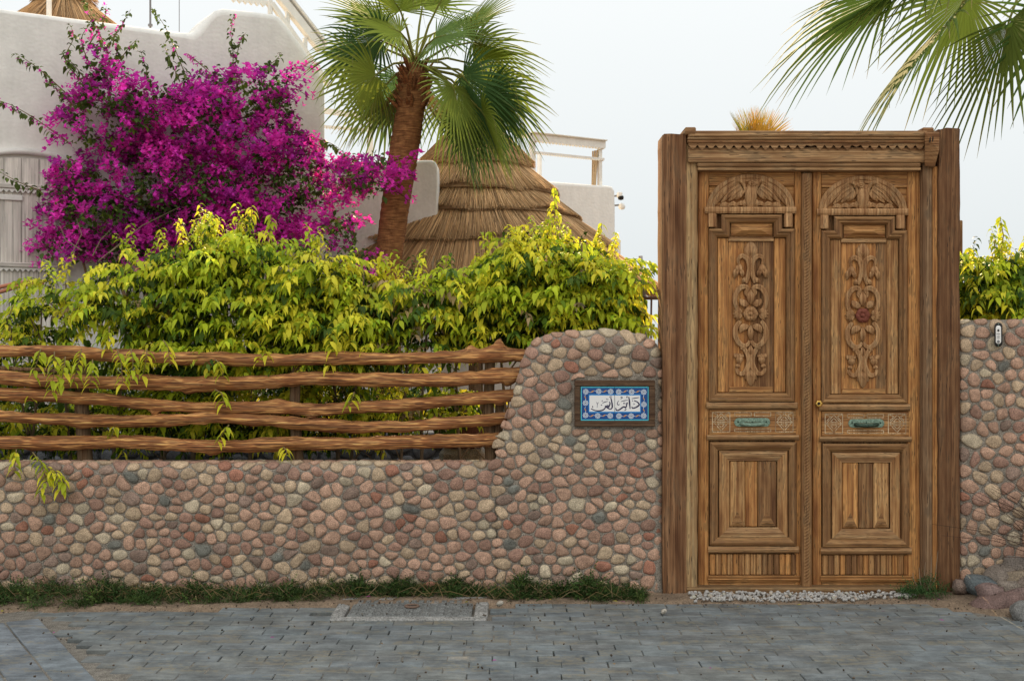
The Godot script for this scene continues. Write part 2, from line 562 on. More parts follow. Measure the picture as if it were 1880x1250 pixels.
func stones(polys: Array, surface: Callable, parent: Node3D, high: float, tone: Callable, m: Material, n_side := 13) -> void:
	var num := 0
	var more := B.new()                   # beyond 300: those out of view first, then the smallest
	if polys.size() > 300:
		var off := el(-20, 0).x
		polys.sort_custom(func(p, q): return area_of(p) * (0.01 if p[0].x < off else 1.0) > area_of(q) * (0.01 if q[0].x < off else 1.0))
	for poly: PackedVector2Array in polys:
		var ctr := Vector2.ZERO
		for p in poly: ctr += p
		ctr /= poly.size()
		var ring := rounded(poly, n_side)
		if ring.size() < n_side: continue
		var b := B.new() if num < 300 else more
		b.col = tone.call()
		var h := high * rng.randf_range(0.65, 1.3)
		var tilt := Vector2(rng.randf_range(-1, 1), rng.randf_range(-1, 1)) * 0.12
		var rows := []
		for lay in [[1.0, -0.014], [0.985, 0.35], [0.86, 0.80], [0.52, 1.0], [0.02, 1.04]]:
			var row := []
			for p in ring:
				var q: Vector2 = ctr + (p - ctr) * lay[0]
				var hh: float = lay[1] if lay[1] < 0.0 else lay[1] * h + (q - ctr).dot(tilt) * lay[1]
				if lay[1] > 0.3 and lay[0] > 0.1: hh *= 1.0 + rng.randf_range(-0.10, 0.10)
				row.append(surface.call(q, ctr, hh))
			rows.append(row)
		b.grid(rows, true)
		if num < 300: piece("stone", b.mesh(whole(parent)), m, parent, Transform3D(), num)
		num += 1
	if more.v.size(): part("more_stones", more, m, parent, true)

func edge_of(line: PackedVector2Array, p: Vector2) -> Array:      # nearest point on an open line
	var best := 1e9
	var at := p
	for k in line.size() - 1:
		var q := Geometry2D.get_closest_point_to_segment(p, line[k], line[k + 1])
		if p.distance_to(q) < best:
			best = p.distance_to(q); at = q
	return [best, at]

func pillow(q: Vector2, line: PackedVector2Array, r: float, z0: float, h: float) -> Vector3:   # a flat face whose free edges roll back with radius r
	var e := edge_of(line, q)
	if e[0] >= r: return Vector3(q.x, q.y, z0 + h)
	var s: float = clampf((r - e[0]) / r, 0.0, 0.985)
	var back := sqrt(1.0 - s * s)
	var out: Vector2 = (e[1] - q).normalized() if e[0] > 1e-5 else Vector2.ZERO
	return Vector3(q.x + out.x * s * h, q.y + out.y * s * h, z0 - r * (1.0 - back) + back * h)

func slab(b: B, outline: PackedVector2Array, line: PackedVector2Array, r: float, z0: float, thick: float) -> void:   # the mortar body behind the stones
	var rows := []
	for k in 6:
		var inset := r * (1.0 - cos(PI / 2 * k / 5.0))
		var row := []
		for p in outline:
			var c := Vector2.ZERO
			for o in outline: c += o / outline.size()
			var e := edge_of(line, p)
			var q := p
			if e[0] < r: q = p.move_toward(c, inset - e[0]) if inset > e[0] else p
			row.append(Vector3(q.x, q.y, z0 - r + r * sin(PI / 2 * k / 5.0)))
		if k == 0:
			var rear := []
			for p in row: rear.append(Vector3(p.x, p.y, z0 - thick))
			rows.append(rear)
		rows.append(row)
	b.grid(rows, true)
	for side in [0, rows.size() - 1]:
		var flat := PackedVector2Array()
		for p in rows[side]: flat.append(Vector2(p.x, p.y))
		var ix := Geometry2D.triangulate_polygon(flat)
		for k in range(0, ix.size(), 3):
			var t := [rows[side][ix[k]], rows[side][ix[k + 1]], rows[side][ix[k + 2]]]
			b.facing(t, Vector3(t[0].x, t[0].y, z0 - thick / 2))

func el(px: float, py: float) -> Vector2:
	var p := E(px, py)
	return Vector2(p.x, p.y)

func build_walls() -> void:
	rng.seed = 11
	# the outline of wall and pillar laid flat; the wall's top is unrolled upwards
	var h := E(0, 851).y
	var r := 0.05
	var top := PackedVector2Array()
	for q in [[908, 851], [914, 826], [926, 790], [938, 745], [949, 700], [957, 665], [967, 640], [985, 622], [1012, 612], [1060, 607], [1110, 605], [1150, 607], [1186, 616], [1210, 632], [1221, 660], [1224, 760], [1225, 900], [1224, 1093]]:
		top.append(el(q[0], q[1]))
	var x_left := el(-400, 0).x
	var x_join := top[0].x
	var domain := PackedVector2Array([Vector2(x_left, -0.03), Vector2(x_left, h + 0.16), Vector2(el(916, 0).x, h + 0.16)])
	for k in range(3, top.size()): domain.append(top[k])
	domain.append(Vector2(el(1224, 0).x, -0.03))
	var polys := cells(scatter(domain, 110000, 0.040, 0.098, 1.22), domain, 1.22, 0.0032)
	var frame := Rect2(el(1050, 787), Vector2(el(1208, 0).x - el(1050, 0).x, el(0, 693).y - el(0, 787).y))
	var low := []
	var high := []
	for p: PackedVector2Array in polys:
		var c := Vector2.ZERO
		for q in p: c += q
		c /= p.size()
		if c.x < x_join or (c.y > h and c.x < el(922, 0).x and c.y < h + 0.05): low.append(p)
		elif frame.has_point(c):
			var rest := Geometry2D.clip_polygons(p, PackedVector2Array([frame.position, frame.position + Vector2(frame.size.x, 0), frame.end, frame.position + Vector2(0, frame.size.y)]))
			if rest.size() and area_of(rest[0]) > 0.0012: high.append(rest[0])
		else:
			var rest := Geometry2D.clip_polygons(p, PackedVector2Array([frame.position, frame.position + Vector2(frame.size.x, 0), frame.end, frame.position + Vector2(0, frame.size.y)]))
			if rest.size() and area_of(rest[0]) > 0.0010: high.append(rest[0])
	print("stones low ", low.size(), " pillar ", high.size())
	var roll := func(q: Vector2, _c: Vector2, hh: float) -> Vector3:
		var s := q.y - (h - r)
		if s <= 0.0: return Vector3(q.x, q.y, hh)
		var a := s / r
		if a < PI / 2: return Vector3(q.x, h - r + (r + hh) * sin(a), -r + (r + hh) * cos(a))
		return Vector3(q.x, h + hh * 0.5, -r - (s - r * PI / 2))
	var wall := thing("cobblestone_wall", "low garden wall of pink and buff cobbles under the rough pole fence", "wall", Vector3((x_left + x_join) / 2, 0, -0.15))
	var b := B.new()
	var rows := []
	for k in 12:                      # mortar: front face, rolled top edge, top, rear
		var y: float
		var z: float
		if k == 0: y = -0.05; z = 0.0
		elif k < 7:
			var a := PI / 2 * (k - 1) / 5.0
			y = h - r + r * sin(a); z = -r + r * cos(a)
		elif k < 10: y = h; z = -r - (k - 6) * 0.066
		else: y = h - 0.03 if k == 10 else -0.05; z = -0.30
		rows.append([Vector3(x_left, y, z), Vector3((x_left + x_join) / 2, y, z), Vector3(x_join + 0.02, y, z)])
	rows.reverse()
	b.grid(rows)
	part("mortar", b, M["mortar"], wall)
	stones(low, roll, wall, 0.013, stone_tone, M["cobble"])
	var pillar := thing("cobblestone_pillar", "tall cobbled pillar with rounded top and blue tile plaque beside the gate", "pillar", E(1068, 1090, -0.15))
	var line := PackedVector2Array()
	for k in range(2, top.size()): line.append(top[k])
	var outline := PackedVector2Array([Vector2(x_join, -0.05)])
	outline.append_array(top)
	outline.append(Vector2(top[top.size() - 1].x, -0.05))
	b = B.new()
	slab(b, outline, line, 0.10, 0.0, 0.34)
	part("mortar", b, M["mortar"], pillar)
	stones(high, func(q, _c, hh): return pillow(q, line, 0.10, 0.0, hh), pillar, 0.013, stone_tone, M["cobble"])
	# the wall on the other side of the gate
	var x0 := el(1761, 0).x
	var x1 := el(2150, 0).x
	var y1 := el(0, 588).y
	domain = PackedVector2Array([Vector2(x0, -0.03), Vector2(x0, y1), Vector2(x1, y1 + 0.02), Vector2(x1, -0.03)])
	var line2 := PackedVector2Array([Vector2(x0, y1), Vector2((x0 + x1) / 2, y1 + 0.005), Vector2(x1, y1 + 0.02)])
	polys = cells(scatter(domain, 30000, 0.050, 0.104, 1.12), domain, 1.12, 0.0048)
	print("stones other ", polys.size())
	var other := thing("cobblestone_wall", "cobbled wall with the doorbell on it, beyond the gate", "wall", Vector3((x0 + x1) / 2, 0, -0.15))
	b = B.new()
	slab(b, domain, line2, 0.05, 0.0, 0.32)
	part("mortar", b, M["mortar"], other)
	stones(polys, func(q, _c, hh): return pillow(q, line2, 0.05, 0.0, hh), other, 0.014, stone_tone, M["cobble"])
	# a dark low wall at the back of the garden, seen between the poles
	var z := -2.6
	var a0 := E(-60, 0, z).x
	var a1 := E(1000, 0, z).x
	var yt := E(0, 796, z).y
	domain = PackedVector2Array([Vector2(a0, 0.1), Vector2(a0, yt), Vector2(a1, yt), Vector2(a1, 0.1)])
	polys = cells(scatter(domain, 16000, 0.085, 0.12, 1.3), domain, 1.3, 0.008)
	print("stones back ", polys.size())
	var back := thing("grey_stone_wall", "dark grey boulder wall at the back of the garden, under the hedge", "wall", Vector3((a0 + a1) / 2, 0, z - 0.1))
	b = B.new()
	b.box(Vector3((a0 + a1) / 2, yt / 2 - 0.02, z - 0.13), Vector3(a1 - a0, yt + 0.02, 0.26), 0.03)
	part("mortar", b, M["grey mortar"], back)
	stones(polys, func(q, _c, hh): return Vector3(q.x, q.y, z + hh), back, 0.03, func(): return Color(0.165, 0.17, 0.185) * rng.randf_range(0.6, 1.35), M["cobble"], 10)

func area_of(p: PackedVector2Array) -> float:
	var a := 0.0
	for k in p.size(): a += p[k].cross(p[(k + 1) % p.size()])
	return absf(a) / 2.0

# ---------- ground ----------
func build_ground() -> void:
	rng.seed = 21
	var b := B.new()
	var rows := []
	for k in 41:
		var row := []
		for q in 41:
			var u := (q - 20) / 20.0
			var w := (k - 20) / 20.0
			row.append(Vector3(signf(u) * pow(absf(u), 3.0) * 300.0, -0.02, -signf(w) * pow(absf(w), 3.0) * 300.0))
		rows.append(row)
	rows.reverse()
	b.grid(rows)
	struct("ground", b, M["dusty ground"], "sandy ground round the walls and houses")
	# sand strip between wall and pavement, with a drift over the pavement towards the rock pile
	var hum := FastNoiseLite.new()
	hum.seed = 5; hum.frequency = 1.7
	b = B.new()
	rows = []
	for k in 37:
		var row := []
		for q in 165:
			var x := -4.3 + q * 0.06
			var zf := -0.35 + k * 0.04
			var lim := edge_z(x) + 0.05 + 0.06 * hum.get_noise_2d(x * 2.5, 7.0)
			var y := 0.012 + 0.008 * hum.get_noise_2d(x * 3.0, zf * 3.0) + 0.006 * hum.get_noise_2d(x * 14.0, zf * 14.0)
			y += 0.05 * smoothstep(2.2, 3.1, x) * smoothstep(0.75, 0.1, zf)
			y -= 0.06 * smoothstep(lim - 0.10, lim + 0.06, zf)
			row.append(Vector3(x, y, zf))
		rows.append(row)
	rows.reverse()
	b.grid(rows)
	struct("sand_strip", b, M["sand"], "strip of bare sand along the foot of the wall")
	b = B.new()
	rows = []
	for k in 53:                       # the bedding sand stands high in the joints here and low there
		var row := []
		for q in 101:
			var x := -6.0 + q * 0.12
			var zf := 0.1 + k * 0.12
			var fill := smoothstep(-0.15, 0.35, hum.get_noise_2d(x * 0.45, zf * 0.5) + 0.28 * smoothstep(0.0, 1.2, x) + 0.4 * smoothstep(-1.6, -2.2, x) + 0.02)
			row.append(Vector3(x, lerpf(-0.014, 0.0035, fill), zf))
		rows.append(row)
	rows.reverse()
	b.grid(rows)
	var pave := struct("pavement", b, M["joint sand"], "street pavement of grey block pavers with sandy joints")
	# pavers in running bond, laid along the wall
	var tones := []
	var shapes := []
	for k in 18:
		b = B.new()
		var t := rng.randf_range(0.9, 1.1)
		b.col = Color(0.205, 0.224, 0.23).lerp(Color(0.25, 0.24, 0.212), rng.randf() * 0.6) * t
		b.box(Vector3.ZERO, Vector3(0.2025 - rng.randf_range(0.002, 0.007), 0.06, 0.1005 - rng.randf_range(0.001, 0.0035)), 0.003)
		shapes.append(b)
		tones.append(b.mesh())
	var spots := []
	for row in range(0, 34):
		var z := 0.24 + row * 0.1005
		var skew := 0.012 * sin(row * 1.7)
		for q in range(-22, 23):
			var x := q * 0.2025 + (0.1 if row % 2 else 0.0) + skew + 0.02 * sin(row * 0.9 + 2.0)
			if z < edge_z(x) + 0.02 or in_cover(x, z) or in_flags(x, z): continue
			spots.append(Vector3(x, 0, z))
	var picked := []
	var rest := []
	for s: Vector3 in spots:
		var near := s.z < 1.9 and absf(s.x) < 0.42 * (EYE.z - s.z) + 0.05
		(picked if near else rest).append(s)
	picked.sort_custom(func(p, q): return p.z > q.z)
	while picked.size() > 300: rest.append(picked.pop_back())
	print("pavers ", picked.size(), " + ", rest.size())
	for k in picked.size(): piece("paver", tones[rng.randi() % tones.size()], M["paver"], pave, paver_at(picked[k]), k)
	var joined := B.new()
	for s in rest:
		var src: B = shapes[rng.randi() % shapes.size()]
		var tf := paver_at(s)
		var at := joined.v.size()
		for k in src.v.size():
			joined.v.append(tf * src.v[k]); joined.n.append(tf.basis * src.n[k]); joined.c.append(src.c[k]); joined.t.append(src.t[k])
		for k in src.i: joined.i.append(at + k)
	part("more_pavers", joined, M["paver"], pave, true)
	# larger flags set at an angle
	var num := 0
	var bs := Basis(Vector3.UP, 0.53)
	for row in range(-1, 5):
		for q in range(0, 10):
			var b2 := B.new()
			b2.col = Color(0.225, 0.245, 0.262) * rng.randf_range(0.88, 1.12)
			b2.box(Vector3.ZERO, Vector3(0.156, 0.06, 0.356), 0.004)
			var c := Vector3(-2.22, -0.022 + rng.randf_range(-0.002, 0.002), 0.96) + bs * Vector3(-0.085 - q * 0.166, 0, 0.18 + row * 0.366)
			if c.z < edge_z(c.x) + 0.12 : continue
			piece("flagstone", b2.mesh(), M["paver"], pave, Transform3D(bs, c), num)
			num += 1
	# manhole cover
	var mh := thing("manhole_cover", "square metal manhole cover with ribbed lid set in cement beside the weeds", "manhole cover", Vector3(-0.53, 0, 0.40))
	b = B.new()
	for q in [[0.0, -0.245, 0.80, 0.07], [0.0, 0.245, 0.80, 0.07], [-0.37, 0.0, 0.07, 0.42], [0.37, 0.0, 0.07, 0.42]]:
		b.box(Vector3(-0.53 + q[0], -0.018, 0.40 + q[1]), Vector3(q[2], 0.056, q[3]), 0.006)
	part("cement_surround", b, M["cement"], mh)
	b = B.new()
	b.box(Vector3(-0.53, -0.016, 0.40), Vector3(0.642, 0.05, 0.398), 0.004)
	part("lid", b, M["iron cover"], mh)
	b = B.new()
	for k in 15:
		for q in 5:
			b.box(Vector3(-0.53 + (k - 7) * 0.041, 0.0105, 0.40 + (q - 2) * 0.074), Vector3(0.026, 0.007, 0.05), 0.002)
	part("ribs", b, M["iron cover"], mh)
	b = B.new()
	var ring := []
	var rr := []
	for k in 17:
		ring.append(Vector3(-0.53 + 0.035 * cos(TAU * k / 16), 0.019, 0.40 + 0.035 * sin(TAU * k / 16))); rr.append(0.006)
	b.tube(ring, rr, 6, false)
	part("lifting_ring", b, M["brown iron"], mh)

func edge_z(x: float) -> float:       # where the paving starts
	var z := lerpf(0.50, 0.30, smoothstep(-2.6, -0.2, x))
	z = lerpf(z, 0.30, smoothstep(0.2, 1.0, x))
	return lerpf(z, 0.80, smoothstep(2.1, 2.95, x))

func in_cover(x: float, z: float) -> bool:
	return absf(x + 0.53) < 0.47 and absf(z - 0.40) < 0.33

func in_flags(x: float, z: float) -> bool:
	var d := Vector2(x + 2.22, z - 0.96)
	return d.x * 0.863 - d.y * 0.505 < 0.07

func paver_at(p: Vector3) -> Transform3D:
	var bs := Basis.from_euler(Vector3(rng.randf_range(-0.008, 0.008), rng.randf_range(-0.008, 0.008) + 0.004, rng.randf_range(-0.005, 0.005)))
	return Transform3D(bs, Vector3(p.x + rng.randf_range(-0.003, 0.003), -0.0235 + rng.randf_range(-0.0022, 0.0022), p.z))

# ---------- the gate ----------
func curve(pts: Array, n_out: int) -> Array:              # Catmull-Rom through 2D points
	var p := []
	for q in pts: p.append(Vector2(q[0], q[1]))
	var out := []
	for k in n_out:
		var t := float(k) / (n_out - 1) * (p.size() - 1)
		var a := mini(int(t), p.size() - 2)
		out.append(p[a].cubic_interpolate(p[a + 1], p[maxi(a - 1, 0)], p[mini(a + 2, p.size() - 1)], t - a))
	return out

func band(b: B, pts: Array, w0: float, w1: float, w2: float, z: float, h: float, groove := 0.0, n_out := 12) -> void:   # raised carved stroke; widths at start, middle, end
	var c := curve(pts, n_out)
	var rows := []
	for k in n_out:
		var d: Vector2 = (c[mini(k + 1, n_out - 1)] - c[maxi(k - 1, 0)]).normalized()
		var s := Vector2(d.y, -d.x)
		var t := float(k) / (n_out - 1)
		var w := lerpf(lerpf(w0, w1, minf(t * 2, 1)), w2, maxf(t * 2 - 1, 0)) if w0 + w2 > 0.0 else w1 * sin(PI * (0.06 + 0.9 * t))
		var hh := h * clampf(w / maxf(w1, 0.01), 0.3, 1.0)
		var row := []
		for q in [[-1.0, -0.15], [-0.97, 0.62], [-0.55, 1.0], [0.0, 1.0 - groove], [0.55, 1.0], [0.97, 0.62], [1.0, -0.15]]:
			var p: Vector2 = c[k] + s * w * q[0]
			row.append(E(p.x, p.y, z + hh * q[1]))
		rows.append(row)
	b.grid(rows)

func disc(b: B, cx: float, cy: float, rx: float, ry: float, z: float, h: float, petals := 0, deep := 0.2) -> void:
	var rows := []
	for lay in [[1.0, -0.1], [0.95, 0.55], [0.7, 0.95], [0.42, 0.85], [0.3, 0.7], [0.2, 1.05], [0.02, 1.1]]:
		var row := []
		for q in 24:
			var a := TAU * q / 24
			var k: float = lay[0]
			if petals and k > 0.3: k *= 1.0 - deep * (0.5 - 0.5 * cos(a * petals))
			row.append(E(cx + rx * k * cos(a), cy - ry * k * sin(a), z + h * lay[1]))
		rows.append(row)
	b.grid(rows, true)

func mould(b: B, pts: Array, prof: Array, closed := false, run := -1) -> void:      # a moulding swept along straight runs with mitred corners; prof: [inset in units, z]
	var n_p := pts.size()
	var rows := []
	for k in n_p:
		var p := Vector2(pts[k][0], pts[k][1])
		var a := Vector2(pts[(k - 1 + n_p) % n_p][0], pts[(k - 1 + n_p) % n_p][1])
		var c := Vector2(pts[(k + 1) % n_p][0], pts[(k + 1) % n_p][1])
		var d0 := (p - a).normalized()
		var d1 := (c - p).normalized()
		if not closed and k == 0: d0 = d1
		if not closed and k == n_p - 1: d1 = d0
		var n0 := Vector2(-d0.y, d0.x)
		var n1 := Vector2(-d1.y, d1.x)
		var m := (n0 + n1) / maxf(1.0 + n0.dot(n1), 0.1)
		var row := []
		for q in prof:
			var s: Vector2 = p + m * q[0]
			row.append(E(s.x, s.y, q[1]))
		rows.append(row)
	for k in (n_p if closed else n_p - 1):
		if run >= 0 and k != run: continue
		for q in prof.size() - 1:
			var f := [rows[k][q], rows[k][q + 1], rows[(k + 1) % n_p][q + 1], rows[(k + 1) % n_p][q]]
			var ctr: Vector3 = (f[0] + f[2]) / 2.0
			b.facing(f, ctr - Vector3(0, 0, 1))
	if not closed:
		for e in [0, n_p - 1]:
			for q in range(1, prof.size() - 1):
				var k := 1 if e == 0 else n_p - 2
				b.facing([rows[e][0], rows[e][q], rows[e][q + 1]], rows[k][q])

func plank(b: B, x0: float, y0: float, x1: float, y1: float, z0: float, z1: float, bev := 0.003) -> void:     # a board between elevation units, from depth z0 to its face z1
	var a := E(x0, y1, z1)
	var c := E(x1, y0, z1)
	b.box(Vector3((a.x + c.x) / 2, (a.y + c.y) / 2, (z0 + z1) / 2), Vector3(c.x - a.x, c.y - a.y, z1 - z0), bev)

func rough_post(b: B, x0: float, x1: float, y0: float, y1: float, z0: float, z1: float, sd: int, knots: float) -> void:
	var f := FastNoiseLite.new()
	f.seed = sd; f.frequency = 2.2
	var rows := []
	var top := E(0, y0, z1).y
	var low := E(0, y1, z1).y
	for k in 45:
		var y := lerpf(low, top, k / 44.0)
		var row := []
		var xa := E(x0, 0, z1).x + knots * f.get_noise_2d(1.0, y * 1.4)
		var xb := E(x1, 0, z1).x + knots * f.get_noise_2d(9.0, y * 1.4)
		var zz := z1 + 0.5 * knots * f.get_noise_2d(5.0, y)
		var e := 0.009
		for p in [[xa, z0], [xa, zz - e], [xa + e * 0.3, zz - e * 0.3], [xa + e, zz], [lerpf(xa, xb, 0.35), zz + 0.004], [lerpf(xa, xb, 0.7), zz + 0.003], [xb - e, zz], [xb - e * 0.3, zz - e * 0.3], [xb, zz - e], [xb, z0]]:
			row.append(Vector3(p[0] + 0.0025 * f.get_noise_2d(p[0] * 30, y * 9), y + (0.012 * f.get_noise_2d(p[0] * 9, 3.0) if k == 44 else 0.0), p[1]))
		rows.append(row)
	b.grid(rows, true)
	var cap: Array = rows[44]
	var mid := Vector3((cap[0].x + cap[9].x) / 2, top + 0.004, (z0 + z1) / 2)
	for k in 10: b.tri(mid, cap[k], cap[(k + 1) % 10])

func build_gate() -> void:
	rng.seed = 31
	var gate := thing("wooden_gate", "tall carved double wooden gate with scalloped lintel and green metal handles between rough posts", "gate", Vector3(E(1490, 0).x, 0, -0.05))
	var b := B.new()
	rough_post(b, 1217, 1261, 247, 1098, -0.20, 0.03, 3, 0.007)
	part("post", b, M["post wood"], gate)
	b = B.new()
	rough_post(b, 1723, 1763, 237, 1096, -0.20, 0.035, 8, 0.007)
	tag(part("post", b, M["post wood right"], gate), "knotty dark post under the lintel's end block")
	b = B.new()
	rough_post(b, 1252, 1281, 252, 1086, -0.14, 0.004, 12, 0.006)
	part("jamb", b, M["jamb wood"], gate)
	b = B.new()
	rough_post(b, 1694, 1715, 244, 1084, -0.14, 0.0, 17, 0.005)
	part("jamb", b, M["jamb wood dark"], gate)
	b = B.new()
	plank(b, 1713, 306, 1732, 1090, -0.13, 0.012)
	part("jamb_strip", b, M["door wood"], gate)
	b = B.new()
	plank(b, 1259, 1078.5, 1690, 1094, -0.16, 0.03, 0.008)
	part("sill", b, M["sill wood"], gate)
	# lintel
	b = B.new()
	plank(b, 1263.5, 271, 1703, 298, -0.15, 0.035, 0.005)
	var lintel := part("lintel", b, M["lintel wood"], gate)
	b = B.new()
	plank(b, 1264, 240, 1703, 251, -0.14, 0.068, 0.006)
	plank(b, 1263, 251.6, 1703, 256, -0.14, 0.060, 0.004)
	part("top_moulding", b, M["lintel wood"], lintel)
	b = B.new()
	plank(b, 1263, 256.6, 1703, 263, -0.14, 0.052, 0.005)
	part("cove_moulding", b, M["lintel wood dark"], lintel)
	b = B.new()
	plank(b, 1280, 299, 1691, 306, -0.14, 0.026, 0.006)
	plank(b, 1281, 306.5, 1691, 313, -0.14, 0.014, 0.004)
	part("lower_moulding", b, M["lintel wood"], lintel)
	b = B.new()
	plank(b, 1264, 263.5, 1697, 266, -0.10, 0.045, 0.001)
	var n_sc := 26
	for k in n_sc:                       # scallops
		var xa := 1264.0 + 433.0 * k / n_sc
		var xb := xa + 433.0 / n_sc
		var low := [0.05, 0.42, 0.8, 1.0, 0.8, 0.42, 0.05]
		var flat := k == 13 or k == 18
		var d: float = (3.6 if flat else 9.0) * rng.randf_range(0.85, 1.1)
		for q in 6:
			var x0 := lerpf(xa, xb, q / 6.0)
			var x1 := lerpf(xa, xb, (q + 1) / 6.0)
			var y0: float = 266.0 + d * low[q]
			var y1: float = 266.0 + d * low[q + 1]
			b.quad(E(x0, y0, 0.052), E(x1, y1, 0.052), E(x1, 266, 0.052), E(x0, 266, 0.052))
			b.quad(E(x0, y0, 0.036), E(x1, y1, 0.036), E(x1, y1, 0.052), E(x0, y0, 0.052))
	part("scallop_trim", b, M["lintel wood"], lintel)
	b = B.new()
	plank(b, 1257.5, 233.5, 1278, 246, -0.15, 0.074, 0.006)
	part("end_block", b, M["lintel wood"], gate)
	b = B.new()
	plank(b, 1694, 234, 1715, 243, -0.14, 0.06, 0.006)
	var pr := [Vector2(1697.5, 242), Vector2(1725, 243), Vector2(1724, 277), Vector2(1716, 307), Vector2(1697.5, 305)]
	var rows := []
	for lay in [[0.0, -0.14], [0.0, 0.085], [0.08, 0.092]]:
		var row := []
		for p in pr:
			var q: Vector2 = p.lerp(Vector2(1710, 274), lay[0])
			var deep := 0.045 if p.y > 290 and lay[1] > 0 else 0.0
			row.append(E(q.x, q.y, lay[1] - deep))
		rows.append(row)
	for k in 2:
		for q in 5: b.facing([rows[k][q], rows[k][(q + 1) % 5], rows[k + 1][(q + 1) % 5], rows[k + 1][q]], E(1710, 274, -0.03))
	b.quad(rows[2][3], rows[2][2], rows[2][0], rows[2][4]); b.tri(rows[2][2], rows[2][1], rows[2][0])
	part("end_block", b, M["lintel wood dark"], gate)
	b = B.new()
	band(b, [[1708, 252], [1707, 262]], 1.0, 1.6, 1.0, 0.089, 0.005, 0.0, 4)
	band(b, [[1713, 250], [1712, 261]], 1.0, 1.6, 1.0, 0.089, 0.005, 0.0, 4)
	part("nail_mark", b, M["dark hole"], gate)
	for side in 2: door_leaf(gate, side)
	# rope moulding on the meeting stile
	b = B.new()
	plank(b, 1473, 318, 1490.5, 1081, -0.10, -0.012, 0.003)
	var meet := part("meeting_stile", b, M["door wood brown"], gate)
	b = B.new()
	var y := 332.0
	while y < 1068.0:
		band(b, [[1476.5, y + 5.0], [1480, y + 2.6], [1483, y + 0.4], [1487, y - 3.2]], 1.2, 2.0, 1.2, -0.0125, 0.0055, 0.0, 5)
		y += 6.1
	part("rope_moulding", b, M["door wood brown"], meet)

